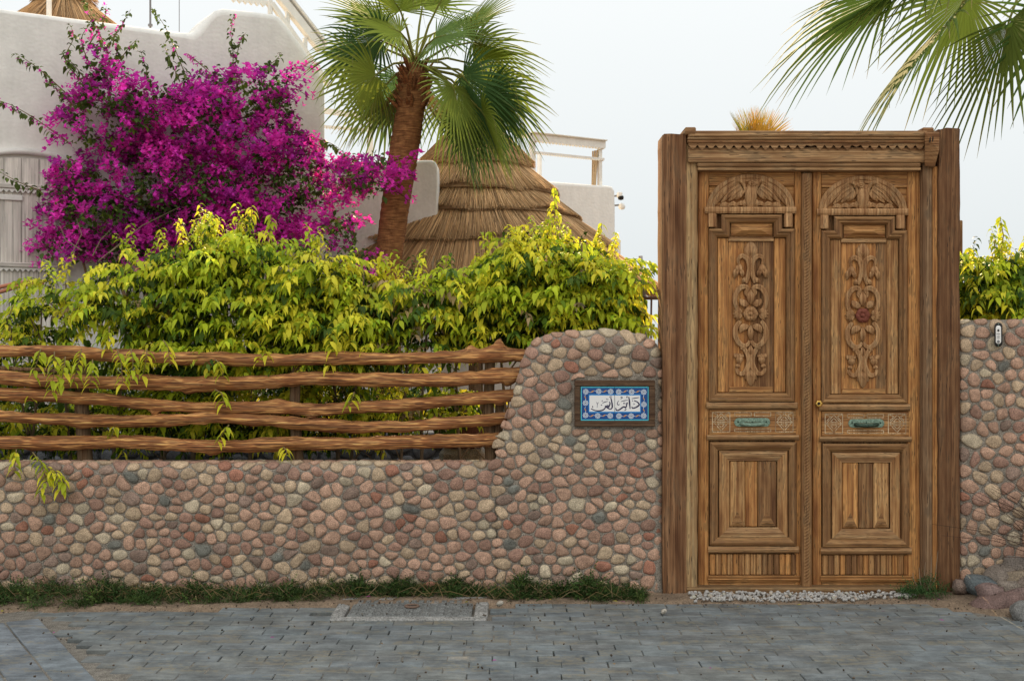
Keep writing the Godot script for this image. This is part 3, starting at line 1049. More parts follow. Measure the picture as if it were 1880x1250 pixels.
func door_leaf(gate: Node3D, side: int) -> void:
	var s := 207.0 * side
	var dy := 3.0 * side
	var x0 := 1282.0 if side == 0 else 1492.0
	var x1 := 1472.0 if side == 0 else 1692.0
	var mid := 1380.0 + s
	var Z := -0.055                       # face of the frame boards
	var b := B.new()
	plank(b, x0 - 9.0, 312.5, x1 + 4.0, 1080, -0.11, -0.083, 0.001)
	var leaf := part("door_leaf", b, M["door wood brown"], gate)
	var put := func(called: String, m: String, shape: B) -> Node3D: return part(called, shape, M[m], leaf)
	b = B.new(); plank(b, x0, 314 + 0.6 * dy, mid - 79, 1079, -0.10, Z, 0.003); put.call("stile", "door wood", b)
	b = B.new(); plank(b, mid + 79, 314 + 0.6 * dy, x1, 1079, -0.10, Z, 0.003); put.call("stile", "door wood", b)
	b = B.new(); plank(b, mid - 78.5, 314 + 0.6 * dy, mid + 78.5, 341 + dy, -0.10, Z - 0.001, 0.003)
	plank(b, mid - 78.5, 341.6 + dy, mid + 78.5, 392 + dy, -0.10, Z - 0.018, 0.003); put.call("top_rail", "door wood level", b)
	# arch with the spread bird
	var ax := 1378.0 + 206.0 * side
	var ay := 387.0 + dy
	b = B.new()
	for lay in [[82.0, 68.0, 4.6, 0.016], [73.5, 59.5, 3.4, 0.011]]:
		var pts := []
		for k in 13:
			var a := PI - PI * k / 12.0
			pts.append([ax + (lay[0] - lay[2]) * cos(a), ay - (lay[1] - lay[2]) * sin(a)])
		band(b, pts, lay[2], lay[2], lay[2], Z - 0.014, lay[3] + 0.016, 0.25, 40)
	put.call("arch", "carving", b)
	b = B.new()
	mould(b, [[ax - 84, 392 + dy], [ax + 84, 392 + dy]], [[0, Z], [0, Z + 0.018], [-4, Z + 0.026], [-9, Z + 0.028], [-12, Z + 0.02], [-12, Z]])
	put.call("arch_ledge", "carving", b)
	b = B.new()
	for w in [-1.0, 1.0]:
		for f in [[22, 52, 46, 36, 68, 9, 6.0], [18.5, 47, 38, 31, 54, 15, 6.0], [15.5, 42, 29, 28.5, 40, 18, 5.6], [12.5, 37, 21, 27, 28, 21, 5.0]]:
			band(b, [[ax + w * f[0], ay - f[1]], [ax + w * f[2], ay - f[3]], [ax + w * f[4], ay - f[5]]], 4.4, f[6], 1.6, Z - 0.016, 0.030, 0.22, 12)
		for f in [[24, 50, 42, 40, 58, 21], [21, 46, 36, 36, 47, 23], [17, 41, 27, 33, 34, 25]]:
			band(b, [[ax + w * f[0], ay - f[1]], [ax + w * f[2], ay - f[3]], [ax + w * f[4], ay - f[5]]], 0.6, 1.0, 0.5, Z + 0.013, 0.004, 0.0, 8)
		band(b, [[ax + w * 9, ay - 34], [ax + w * 13, ay - 50], [ax + w * 22, ay - 56], [ax + w * 34, ay - 49], [ax + w * 45, ay - 40]], 3.0, 4.4, 1.4, Z - 0.016, 0.038, 0.1, 14)
		for k in 3: band(b, [[ax + w * (8 + k * 15), ay - 7], [ax + w * (17 + k * 15), ay - 14 + k], [ax + w * (27 + k * 15), ay - 8]], 0, 4.6, 0, Z - 0.016, 0.024, 0.3, 7)
		band(b, [[ax + w * 5, ay - 22], [ax + w * 11, ay - 14], [ax + w * 7, ay - 6]], 0, 5.5, 0, Z - 0.016, 0.030, 0.2, 7)
	band(b, [[ax, ay - 4], [ax, ay - 18], [ax + 1, ay - 36], [ax + 3, ay - 52]], 6.0, 12.0, 7.0, Z - 0.016, 0.052, 0.0, 10)
	var look := 1.0 if side == 0 else -1.0
	disc(b, ax + 3 * look, ay - 50, 8.0, 7.0, Z - 0.010, 0.040)
	band(b, [[ax + 7 * look, ay - 52], [ax + 13 * look, ay - 50], [ax + 15 * look, ay - 45]], 4.0, 3.0, 0.8, Z + 0.004, 0.016, 0.0, 7)
	put.call("carved_eagle", "carving", b)
	for w in [-1.0, 1.0]:
		b = B.new()
		var xa: float = ax + w * 70.0
		plank(b, xa - 7.5, 392 + dy, xa + 7.5, 417 + dy, -0.08, Z + 0.022, 0.004)
		put.call("bracket", "carving", b)
	# crossetted frame of the tall panel
	var f0 := mid - 79
	var f1 := mid + 79
	var t := 420.0 + dy
	var up := 394.0 + dy
	var lo := 737.0 + dy
	b = B.new()
	var prof := [[0.0, Z], [0.5, Z + 0.016], [3.5, Z + 0.021], [7.0, Z + 0.018], [7.6, Z + 0.011], [10.5, Z + 0.013], [13.0, Z + 0.006], [15.5, Z - 0.004], [16.0, Z - 0.026]]
	for run in 8:
		b = B.new()
		mould(b, [[f0, lo], [f0, t], [f0 + 23, t], [f0 + 23, up], [f1 - 23, up], [f1 - 23, t], [f1, t], [f1, lo]], prof, true, run)
		put.call("frame_moulding", "door wood brown" if run % 2 == 0 else "door wood level brown", b)
	b = B.new()                            # small faceted panel at the head
	var q := [E(mid - 38, 434 + dy, Z - 0.018), E(mid + 38, 434 + dy, Z - 0.014), E(mid + 38, 410 + dy, Z - 0.014), E(mid - 38, 410 + dy, Z - 0.014)]
	var r := [E(mid - 17, 422.6 + dy, Z + 0.016), E(mid + 17, 422.6 + dy, Z + 0.016), E(mid + 17, 421.4 + dy, Z + 0.016), E(mid - 17, 421.4 + dy, Z + 0.016)]
	for k in 4: b.quad(q[k], q[(k + 1) % 4], r[(k + 1) % 4], r[k])
	b.quad(r[0], r[1], r[2], r[3])
	put.call("faceted_panel", "door wood level", b)
	b = B.new(); plank(b, mid - 43, 435 + dy, mid + 41, 443 + dy, -0.08, Z - 0.012, 0.003); put.call("panel_rail", "door wood level pale", b)
	b = B.new(); plank(b, f0 + 16.5, 437 + dy, mid - 43.5, 720 + dy, -0.09, Z - 0.018, 0.003); put.call("panel_board", "door wood pale" if side == 1 else "door wood", b)
	b = B.new(); plank(b, mid + 41.5, 437 + dy, f1 - 16.5, 720 + dy, -0.09, Z - 0.018, 0.003); put.call("panel_board", "door wood" if side == 0 else "door wood pale", b)
	b = B.new(); plank(b, mid - 43, 443.5 + dy, mid - 1 + 22 * side, 721 + dy, -0.09, Z - 0.027, 0.002); put.call("centre_board", "door wood", b)
	b = B.new(); plank(b, mid - 0.2 + 22 * side, 443.5 + dy, mid + 41, 721 + dy, -0.09, Z - 0.0275, 0.002); put.call("centre_board", "door wood brown", b)
	b = B.new(); plank(b, mid - 41, 710 + dy, mid + 39, 720.5 + dy, -0.085, Z - 0.020, 0.003); put.call("panel_rail", "door wood level", b)
	ornament(leaf, ax, 443.0 + dy, Z - 0.027, side)
	# ledge, band with incised pattern, ledge
	b = B.new()
	mould(b, [[mid + 84, 751 + dy], [mid - 83, 751 + dy]], [[0, Z], [0.6, Z + 0.016], [3, Z + 0.026], [7, Z + 0.03], [8, Z + 0.02], [12, Z + 0.016], [13, Z]])
	put.call("ledge", "door wood level pale", b)
	b = B.new(); plank(b, mid - 78, 752 + dy, mid + 82, 798 + dy, -0.09, Z + 0.003, 0.003); put.call("lock_rail", "door wood level", b)
	b = B.new()
	for w in [-1.0, 1.0]:
		var cx: float = mid + 2 + w * 58
		var cy := 774.5 + dy
		inlay(b, [[cx - 16, cy - 18], [cx + 16, cy - 18], [cx + 16, cy + 18], [cx - 16, cy + 18], [cx - 16, cy - 18]], Z + 0.003)
		inlay(b, [[cx, cy - 16], [cx + 14, cy], [cx, cy + 16], [cx - 14, cy], [cx, cy - 16]], Z + 0.003)
		inlay(b, [[cx - 16, cy], [cx + 16, cy]], Z + 0.003)
		inlay(b, [[cx, cy - 10], [cx + 7, cy - 3], [cx - 7, cy - 3], [cx, cy - 10]], Z + 0.003)
		inlay(b, [[cx, cy + 10], [cx + 7, cy + 3], [cx - 7, cy + 3], [cx, cy + 10]], Z + 0.003)
		for e in [-1.0, 1.0]: inlay(b, [[cx + e * 15, cy - 17], [cx + e * 6, cy - 13], [cx + e * 13, cy - 5]], Z + 0.003)
	for w in [-1.0, 1.0]:
		var cx: float = mid + 2 + w * 18
		inlay(b, [[cx - 15, 757 + dy], [cx + 15, 757 + dy], [cx + 15, 763.5 + dy], [cx - 15, 763.5 + dy], [cx - 15, 757 + dy]], Z + 0.003)
	inlay(b, [[mid - 31, 787 + dy], [mid + 35, 787 + dy], [mid + 35, 792 + dy], [mid - 31, 792 + dy], [mid - 31, 787 + dy]], Z + 0.003)
	put.call("incised_pattern", "incised line", b)
	b = B.new()
	mould(b, [[mid + 87, 808 + dy], [mid - 82, 808 + dy]], [[0, Z], [0.5, Z + 0.012], [2.5, Z + 0.016], [3, Z + 0.024], [6, Z + 0.03], [9, Z + 0.024], [10, Z]])
	put.call("ledge", "door wood level pale", b)
	handle(leaf, mid + (1.0 if side == 0 else 3.5), 775.0 + dy * 0.6, Z + 0.003, side)
	# lower panel
	b = B.new()
	for run in 4:
		b = B.new()
		mould(b, [[mid - 77, 811 + dy], [mid + 83, 811 + dy], [mid + 83, 1001 + dy], [mid - 77, 1001 + dy]], [[0, Z], [0.5, Z + 0.012], [5, Z + 0.018], [10, Z + 0.013], [15, Z - 0.002], [16, Z - 0.012]], true, run)
		put.call("frame_moulding", "door wood brown" if run % 2 == 1 else "door wood level brown", b)
	b = B.new()
	for run in 4:
		b = B.new()
		mould(b, [[mid - 60, 827 + dy], [mid + 66, 827 + dy], [mid + 66, 986 + dy], [mid - 60, 986 + dy]], [[0, Z - 0.02], [0.3, Z + 0.003], [9, Z + 0.006], [10, Z + 0.003], [18.5, Z - 0.004], [19, Z - 0.018]], true, run)
		put.call("frame_moulding", "door wood pale" if run % 2 == 1 else "door wood level pale", b)
	var xs := [mid - 40.5, mid - 12.0, mid + 11.0, mid + 46.0 - 0.5]
	if side == 1: xs = [mid - 40.5, mid - 11.0, mid + 16.0, mid + 46.0 - 0.5]
	for k in 3:
		b = B.new()
		plank(b, xs[k] + 0.5, 846.5 + dy, xs[k + 1] - 0.5, 966.5 + dy, -0.09, Z - 0.007 - 0.003 * (k % 2), 0.004)
		put.call("plank", ["door wood pale", "door wood", "door wood brown"][(k + side) % 3], b)
		if k != 1:
			b = B.new()
			var zz := Z - 0.0065
			var ap := E((xs[k] + xs[k + 1]) / 2, 938 + dy, zz)
			var pk := E((xs[k] + xs[k + 1]) / 2, 958 + dy, zz + 0.009)
			var ca := E(xs[k] + 2, 965 + dy, zz)
			var cb := E(xs[k + 1] - 2, 965 + dy, zz)
			b.tri(ca, pk, ap); b.tri(pk, cb, ap); b.tri(ca, cb, pk)
			put.call("facet", "door wood level dark", b)
	b = B.new()
	mould(b, [[mid + 87, 1015 + dy * 0.7], [mid - 80, 1015 + dy * 0.7]], [[0, Z], [0.5, Z + 0.014], [2, Z + 0.022], [6, Z + 0.026], [7, Z + 0.018], [11.5, Z + 0.012], [13, Z]])
	put.call("ledge", "door wood level pale", b)
	b = B.new(); plank(b, mid - 78, 1016, mid + 84, 1056, -0.09, Z - 0.01, 0.001); put.call("fluted_panel", "door wood level dark", b)
	for k in 15:
		b = B.new()
		var xa := mid - 77 + 160.0 * k / 15
		plank(b, xa + 0.7, 1017 + dy * 0.6, xa + 10.0, 1055, -0.08, Z + 0.002 + rng.randf_range(-0.002, 0.002), 0.0042)
		put.call("slat", ["door wood pale", "door wood brown", "door wood"][rng.randi() % 3], b)
	b = B.new()
	mould(b, [[mid + 88, 1068], [mid - 80, 1068]], [[0, Z], [0.5, Z + 0.012], [4, Z + 0.02], [5, Z + 0.014], [10, Z + 0.018], [11.5, Z + 0.01], [12, Z]])
	put.call("ledge", "door wood level", b)
	b = B.new(); plank(b, mid - 78.5, 1056, mid + 84, 1079, -0.09, Z - 0.002, 0.003); put.call("bottom_rail", "door wood level", b)
	if side == 1:
		b = B.new()
		disc(b, 1503.5, 741.0, 7.4, 7.4, Z + 0.020, 0.014, 6, 0.18)
		var lock := put.call("lock", "brass", b) as Node3D
		b = B.new()
		disc(b, 1503.5, 741.0, 2.6, 2.6, Z + 0.034, 0.003)
		b.box(E(1503.5, 741, Z + 0.0375), Vector3(0.0022, 0.009, 0.002))
		part("keyhole", b, M["dark hole"], gate)

func inlay(b: B, pts: Array, z: float) -> void:
	for k in pts.size() - 1:
		var p := Vector2(pts[k][0], pts[k][1])
		var q := Vector2(pts[k + 1][0], pts[k + 1][1])
		var s := (q - p).normalized().orthogonal() * 0.8
		var f := [E(p.x + s.x, p.y + s.y, z + 0.0016), E(q.x + s.x, q.y + s.y, z + 0.0016), E(q.x - s.x, q.y - s.y, z + 0.0016), E(p.x - s.x, p.y - s.y, z + 0.0016)]
		b.facing(f, E(p.x, p.y, z - 1.0))

func handle(leaf: Node3D, cx: float, cy: float, z: float, side: int) -> void:
	var b := B.new()
	var rows := []
	for lay in [[1.0, 0.0], [1.0, 0.003], [0.94, 0.005], [0.05, 0.0055]]:
		var row := []
		for k in 28:
			var a := TAU * k / 28
			var p := Vector2((25.0 if cos(a) > 0 else -25.0) + 8.0 * cos(a), -8.0 * sin(a)) * Vector2(lerpf(0.85, 1.0, lay[0]), lay[0])
			row.append(E(cx + p.x, cy + p.y, z + lay[1]))
		rows.append(row)
	b.grid(rows, true)
	part("handle_plate", b, M["patina"], leaf)
	b = B.new()
	var path := []
	var rad := []
	for k in 17:
		var t := k / 16.0
		var u := -20.0 + 40.0 * t
		var out := 0.034 * pow(sin(PI * clampf(t, 0.0, 1.0)), 0.45)
		path.append(E(cx + u, cy + 2.5 + 2.5 * sin(PI * t), z + 0.003 + out))
		rad.append(0.0075 + 0.0025 * sin(PI * t) + (0.004 if k < 2 or k > 14 else 0.0))
	b.tube(path, rad, 8)
	part("handle_grip", b, M["bronze" if side == 1 else "patina"], leaf)
	for u in [-26.0, 26.0, 0.0]:
		b = B.new()
		disc(b, cx + u, cy - 0.5, 1.7, 1.7, z + 0.0045, 0.002)
		part("screw", b, M["bronze"], leaf)

func ornament(leaf: Node3D, cx: float, top: float, z: float, side: int) -> void:
	var b := B.new()
	var h := 0.031
	var bl := func(x: float, y: float, x2: float, y2: float, w: float, bend := 0.0, g := 0.3) -> void:
		for m in [-1.0, 1.0]:
			if m < 0.0 and x == 0.0 and x2 == 0.0: continue
			var s := Vector2(x2 - x, y2 - y).orthogonal() * bend
			band(b, [[cx + m * x, top + y], [cx + m * ((x + x2) / 2 + s.x), top + (y + y2) / 2 + s.y], [cx + m * x2, top + y2]], 0, w * 1.12, 0, z, h, g, 8)
	var st := func(pts: Array, w0: float, w1: float, w2: float) -> void:
		for m in [-1.0, 1.0]:
			var p := []
			for q in pts: p.append([cx + m * q[0], top + q[1]])
			band(b, p, w0 * 1.2, w1 * 1.22, w2 * 1.2, z, h, 0.35, 18)
	bl.call(0.0, 1.0, 0.0, 36.0, 11.5)                              # finial
	bl.call(2.0, 30.0, 12.5, 13.0, 4.5, 0.15)
	st.call([[9.5, 76.0], [4.0, 62.0], [1.8, 46.0], [6.0, 32.0], [16.0, 27.0], [23.0, 33.0], [21.0, 43.0]], 3.4, 4.6, 2.0)
	bl.call(20.0, 42.0, 23.0, 60.0, 6.5)
	bl.call(21.0, 48.0, 29.0, 68.0, 5.0, 0.1)
	bl.call(20.0, 50.0, 15.0, 66.0, 4.0, -0.1)
	bl.call(9.0, 66.0, 16.0, 78.0, 3.6)
	st.call([[5.0, 100.0], [9.0, 94.0], [5.0, 87.0], [12.0, 83.0], [22.0, 88.0], [28.5, 102.0], [27.0, 118.0], [19.0, 132.0]], 2.6, 4.4, 3.4)
	bl.call(0.0, 116.0, 0.0, 88.0, 6.5)
	bl.call(3.0, 115.0, 20.0, 106.0, 6.2, -0.18)
	bl.call(4.0, 117.0, 17.0, 118.0, 4.6, 0.12)
	for k in 5:                                                     # shells on both sides
		var a := deg_to_rad(-50.0 + 25.0 * k)
		bl.call(15.0, 133.0, 15.0 + 18.0 * cos(a), 133.0 + 15.0 * sin(a), 3.7)
	st.call([[19.0, 146.0], [27.0, 158.0], [28.0, 172.0], [22.0, 186.0], [12.0, 192.0], [4.0, 188.0], [2.0, 182.0]], 3.4, 4.4, 2.4)
	bl.call(0.0, 154.0, 0.0, 182.0, 5.0)
	bl.call(3.0, 156.0, 20.0, 168.0, 6.2, 0.22)
	bl.call(5.0, 155.0, 20.0, 158.0, 5.0, -0.15)
	st.call([[14.0, 194.0], [6.0, 206.0], [2.4, 220.0], [6.0, 234.0], [14.0, 243.0], [23.0, 241.0], [26.0, 232.0]], 3.6, 4.6, 2.6)
	bl.call(21.0, 226.0, 20.0, 206.0, 6.0)
	bl.call(20.0, 208.0, 30.0, 206.0, 4.5, -0.3)
	bl.call(20.0, 208.0, 12.0, 208.0, 3.5, 0.3)
	bl.call(22.0, 224.0, 25.0, 234.0, 4.0)
	bl.call(13.0, 200.0, 18.0, 192.0, 3.2)
	bl.call(0.0, 226.0, 0.0, 266.0, 8.5)
	bl.call(3.0, 236.0, 10.5, 254.0, 5.0, -0.1)
	bl.call(0.0, 190.0, 0.0, 212.0, 4.5)
	part("carved_ornament", b, M["carving"], leaf)
	b = B.new()
	disc(b, cx, top + 133.0, 15.0, 15.0, z, 0.036, 6, 0.16)
	for k in 6:
		var a := TAU * k / 6 + 0.5
		band(b, [[cx + 3 * cos(a), top + 133 + 3 * sin(a)], [cx + 8 * cos(a + 0.2), top + 133 + 8 * sin(a + 0.2)], [cx + 13 * cos(a), top + 133 + 13 * sin(a)]], 0, 5.0, 0, z + 0.018, 0.018, 0.3, 6)
	var ros := part("carved_rosette", b, M["carving red" if side == 1 else "carving"], leaf)
	if side == 1: ros.set_meta("label", "rosette stained dark red")

# ---------- plaque, doorbell, fence, rocks ----------
func ink(im: Image, pts: Array, w: float, c: Color, taper := 0.4) -> void:       # a pen stroke on the tile glaze
	var k := 0.39
	var n_out := 10 * pts.size()
	var cv := curve(pts, n_out)
	for q in n_out:
		var t := float(q) / (n_out - 1)
		var r := w * k * 0.5 * (1.0 - taper * absf(2 * t - 1))
		dot(im, cv[q] * k, r, r, c)

func dot(im: Image, p: Vector2, rx: float, ry: float, c: Color) -> void:
	for y in range(maxi(0, int(p.y - ry - 1)), mini(im.get_height(), int(p.y + ry + 2))):
		for x in range(maxi(0, int(p.x - rx - 1)), mini(im.get_width(), int(p.x + rx + 2))):
			var d := Vector2((x + 0.5 - p.x) / maxf(rx, 0.1), (y + 0.5 - p.y) / maxf(ry, 0.1)).length()
			var a := clampf((1.0 - d) * maxf(rx, 1.0) + 0.5, 0.0, 1.0)
			if a > 0.0: im.set_pixel(x, y, im.get_pixel(x, y).lerp(c, a))

func tile_print() -> ImageTexture:
	var k := 0.39
	var im := Image.create(512, 260, false, Image.FORMAT_RGB8)
	im.fill(Color(0.30, 0.76, 0.84))
	im.fill_rect(Rect2i(6, 7, 500, 246), Color(0.01, 0.27, 0.53))
	im.fill_rect(Rect2i(58, 56, 396, 146), Color(0.06, 0.50, 0.78))
	im.fill_rect(Rect2i(65, 66, 382, 126), Color(0.90, 0.90, 0.90))
	var white := Color(0.86, 0.88, 0.90)
	var gold := Color(0.80, 0.56, 0.28)
	var navy := Color(0.04, 0.20, 0.45)
	for f in [[95, 95], [350, 90], [585, 95], [725, 100], [980, 100], [1220, 105], [90, 320], [1222, 350], [90, 565], [330, 575], [575, 575], [730, 580], [970, 580], [1218, 575]]:
		var c := Vector2(f[0], f[1]) * k
		for q in 8: dot(im, c + Vector2.from_angle(TAU * q / 8) * 15.0, 6.8, 6.8, white)
		for q in 8: dot(im, c + Vector2.from_angle(TAU * q / 8) * 14.0, 3.6, 3.6, navy.lerp(white, 0.25))
		dot(im, c, 8.0, 8.0, white)
		dot(im, c, 5.0, 5.0, navy)
		dot(im, c, 2.4, 2.4, gold)
	for f in [[160, 105, 290, 80], [415, 95, 525, 80], [785, 105, 915, 75], [1040, 105, 1160, 80], [155, 580, 275, 570], [395, 575, 515, 565], [790, 580, 900, 575], [1030, 580, 1150, 575]]:
		var m := Vector2((f[0] + f[2]) / 2.0, (f[1] + f[3]) / 2.0)
		ink(im, [[f[0], f[1]], [m.x - 15, m.y + 14], [m.x + 15, m.y - 14], [f[2], f[3]]], 10, white, 0.2)
		ink(im, [[m.x - 34, m.y + 16], [m.x, m.y], [m.x + 34, m.y - 16]], 26, gold, 0.95)
	for f in [[85, 160, 265], [85, 400, 510], [1220, 170, 300], [1220, 405, 520]]:
		ink(im, [[f[0], f[1]], [f[0] - 10, (f[1] + f[2]) / 2.0 - 15], [f[0] + 10, (f[1] + f[2]) / 2.0 + 15], [f[0], f[2]]], 10, white, 0.2)
		ink(im, [[f[0] - 14, (f[1] + f[2]) / 2.0 - 26], [f[0], (f[1] + f[2]) / 2.0], [f[0] + 14, (f[1] + f[2]) / 2.0 + 26]], 22, gold, 0.95)
	var p := Color(0.10, 0.10, 0.26)
	for s in [
		[26, [1035, 275], [1090, 300], [1128, 345], [1115, 375], [1060, 410], [1000, 424], [986, 400]], [15, [985, 236], [1050, 222], [1122, 212]], [13, [992, 270], [1002, 282]], [14, [1022, 335], [1034, 345]],
		[27, [925, 205], [935, 270], [942, 350], [950, 430]], [10, [880, 196], [893, 186], [890, 205], [878, 215], [898, 216]],
		[12, [725, 280], [702, 310], [700, 345], [725, 362], [738, 345]], [12, [762, 210], [785, 198], [796, 215], [778, 232], [765, 238]], [13, [772, 292], [840, 275], [902, 262]],
		[25, [868, 330], [882, 365], [865, 405], [820, 398], [760, 440], [715, 466], [680, 462], [668, 425]], [12, [822, 322], [832, 318], [838, 330], [826, 336], [818, 326]], [12, [880, 325], [893, 312], [902, 330], [885, 355]],
		[13, [848, 420], [868, 440], [860, 462], [836, 468]],
		[27, [588, 215], [608, 310], [616, 400], [590, 445]], [11, [560, 205], [580, 190], [610, 195]],
		[23, [592, 440], [560, 440], [530, 410], [560, 370], [572, 330], [560, 300]], [24, [560, 395], [520, 372], [505, 400], [540, 425], [500, 400], [478, 380]],
		[24, [480, 380], [476, 420], [430, 462], [350, 478], [270, 468], [205, 438]], [16, [396, 364], [410, 360]], [15, [412, 282], [424, 276]], [13, [425, 322], [475, 300], [525, 288]], [12, [500, 238], [512, 246]], [12, [524, 246], [536, 252]],
		[9, [305, 305], [322, 340], [340, 310], [325, 345], [318, 410]], [12, [228, 380], [232, 398], [222, 408]]]:
		ink(im, s.slice(1), s[0] * 1.18, p, 0.4)
	for y in range(8, 252): im.set_pixel(255, y, im.get_pixel(255, y).lerp(Color(0.75, 0.8, 0.82), 0.35))
	return ImageTexture.create_from_image(im)

func build_plaque() -> void:
	var o := thing("tile_plaque", "blue and white glazed tile plaque with dark calligraphy in a brown wooden frame", "plaque", E(1129, 782, 0.0))
	for q in [[1055, 698, 1203, 709], [1055, 772.5, 1203, 783], [1055, 709.3, 1065.5, 772.2], [1191.5, 709.3, 1203, 772.2]]:
		var b := B.new()
		plank(b, q[0], q[1], q[2], q[3], -0.02, 0.034, 0.004)
		part("frame_board", b, M["plaque frame"], o)
	var m := StandardMaterial3D.new()
	m.resource_name = "glazed tile"
	m.albedo_texture = tile_print()
	m.roughness = 0.22
	for k in 2:
		var b := B.new()
		var xa := 1065.8 + 62.8 * k
		var a := E(xa + 0.3, 772, 0.024)
		var c := E(xa + 62.5, 709.5, 0.024)
		var e := 0.0016
		var u0 := 0.5 * k
		var pts := [a, Vector3(c.x, a.y, a.z), c, Vector3(a.x, c.y, a.z)]
		var uvs := [Vector2(u0, 1), Vector2(u0 + 0.5, 1), Vector2(u0 + 0.5, 0), Vector2(u0, 0)]
		var mid: Vector3 = (a + c) / 2
		var inn := []
		for p in pts: inn.append(Vector3(move_toward(p.x, mid.x, e), move_toward(p.y, mid.y, e), p.z + e))
		var ix := []
		for q in 4: ix.append(b.vert(inn[q], Vector3(0, 0, 1), uvs[q]))
		b.i.append_array([ix[0], ix[2], ix[1], ix[0], ix[3], ix[2]])
		for q in 4:
			var nn: Vector3 = ((pts[q] + pts[(q + 1) % 4]) / 2 - mid).normalized() * 0.7 + Vector3(0, 0, 0.7)
			var w := [b.vert(pts[q], nn, uvs[q]), b.vert(pts[(q + 1) % 4], nn, uvs[(q + 1) % 4]), b.vert(inn[(q + 1) % 4], nn, uvs[(q + 1) % 4]), b.vert(inn[q], nn, uvs[q])]
			b.i.append_array([w[0], w[2], w[1], w[0], w[3], w[2]])
		part("tile", b, m, o)

func pill(b: B, cx: float, y0: float, y1: float, r: float, z0: float, z1: float) -> void:
	var rows := []
	for lay in [[1.0, z0], [1.0, z1 - 0.003], [0.9, z1], [0.02, z1 + 0.0003]]:
		var row := []
		for k in 24:
			var a := TAU * k / 24
			var p := Vector2(cos(a) * r * lay[0], -sin(a) * r * lay[0] + (y0 + r if sin(a) > 0 else y1 - r))
			if lay[0] < 0.1: p.y = lerpf((y0 + y1) / 2, p.y, 0.95)
			row.append(E(cx + p.x, p.y, lay[1]))
		rows.append(row)
	b.grid(rows, true)

func build_doorbell() -> void:
	var o := thing("doorbell", "slim white doorbell panel with a camera lens in a black surround on the cobbled wall", "doorbell", E(1833, 636, 0.0))
	var b := B.new()
	pill(b, 1833, 592, 637, 7.6, 0.0, 0.048)
	part("surround", b, M["black plastic"], o)
	b = B.new()
	pill(b, 1833, 597.5, 631.5, 5.0, 0.046, 0.053)
	part("face_plate", b, M["white plastic"], o)
	b = B.new(); disc(b, 1833, 606.5, 2.1, 2.1, 0.0535, 0.003); part("lens", b, M["black plastic"], o)
	b = B.new(); disc(b, 1833, 627, 2.8, 2.8, 0.0535, 0.002); part("button", b, M["grey plastic"], o)
	b = B.new()
	plank(b, 1829.8, 612.4, 1836.2, 613.6, 0.052, 0.0545, 0.0)
	for k in 4: plank(b, 1830, 616.2 + k * 1.6, 1836, 616.7 + k * 1.6, 0.052, 0.0542, 0.0)
	part("speaker_slots", b, M["grey plastic"], o)
	b = B.new(); disc(b, 1833, 594.6, 1.0, 1.0, 0.048, 0.002); disc(b, 1833, 634.4, 1.0, 1.0, 0.048, 0.002); part("screw", b, M["patina"], o)

func pole(pts: Array, hw: float, z: float, sd: int, knots: Array) -> B:
	var f := FastNoiseLite.new()
	f.seed = sd; f.frequency = 1.0
	var n_out := 150
	var c := curve(pts, n_out)
	var rows := []
	var path := []
	for k in n_out: path.append(E(c[k].x, c[k].y + 2.6 * f.get_noise_1d(c[k].x * 0.012 + 3.0) + 1.5 * f.get_noise_1d(c[k].x * 0.035), z))
	var r0 := hw * (EYE.z - z) / LENS
	for k in n_out:
		var d: Vector3 = (path[mini(k + 1, n_out - 1)] - path[maxi(k - 1, 0)]).normalized()
		var up := (Vector3.UP - d * d.y).normalized()
		var side := d.cross(up)
		var row := []
		var x: float = path[k].x
		var r := r0 * (1.02 + 0.19 * f.get_noise_1d(x * 2.6) + 0.10 * f.get_noise_1d(x * 11.0 + 40.0))
		for q in 14:
			var a := TAU * q / 14
			var rr := r * (1.0 + 0.24 * f.get_noise_2d(cos(a) * 2.0 + x * 1.3, sin(a) * 2.0 + 7.0) + 0.08 * f.get_noise_2d(q * 3.0, x * 18.0))
			for kn in knots:
				var dx: float = (c[k].x - kn[0]) / kn[2]
				var da: float = cos(a - kn[1])
				if absf(dx) < 2.5 and da > 0.0: rr += r0 * kn[3] * 1.4 * exp(-dx * dx) * pow(da, 6.0)
			row.append(path[k] + (up * cos(a) + side * sin(a)) * rr)
		rows.append(row)
	var b := B.new()
	b.grid(rows, true)
	for e in [0, n_out - 1]:
		for q in 14: b.facing([path[e], rows[e][q], rows[e][(q + 1) % 14]], path[5 if e == 0 else n_out - 6])
	return b

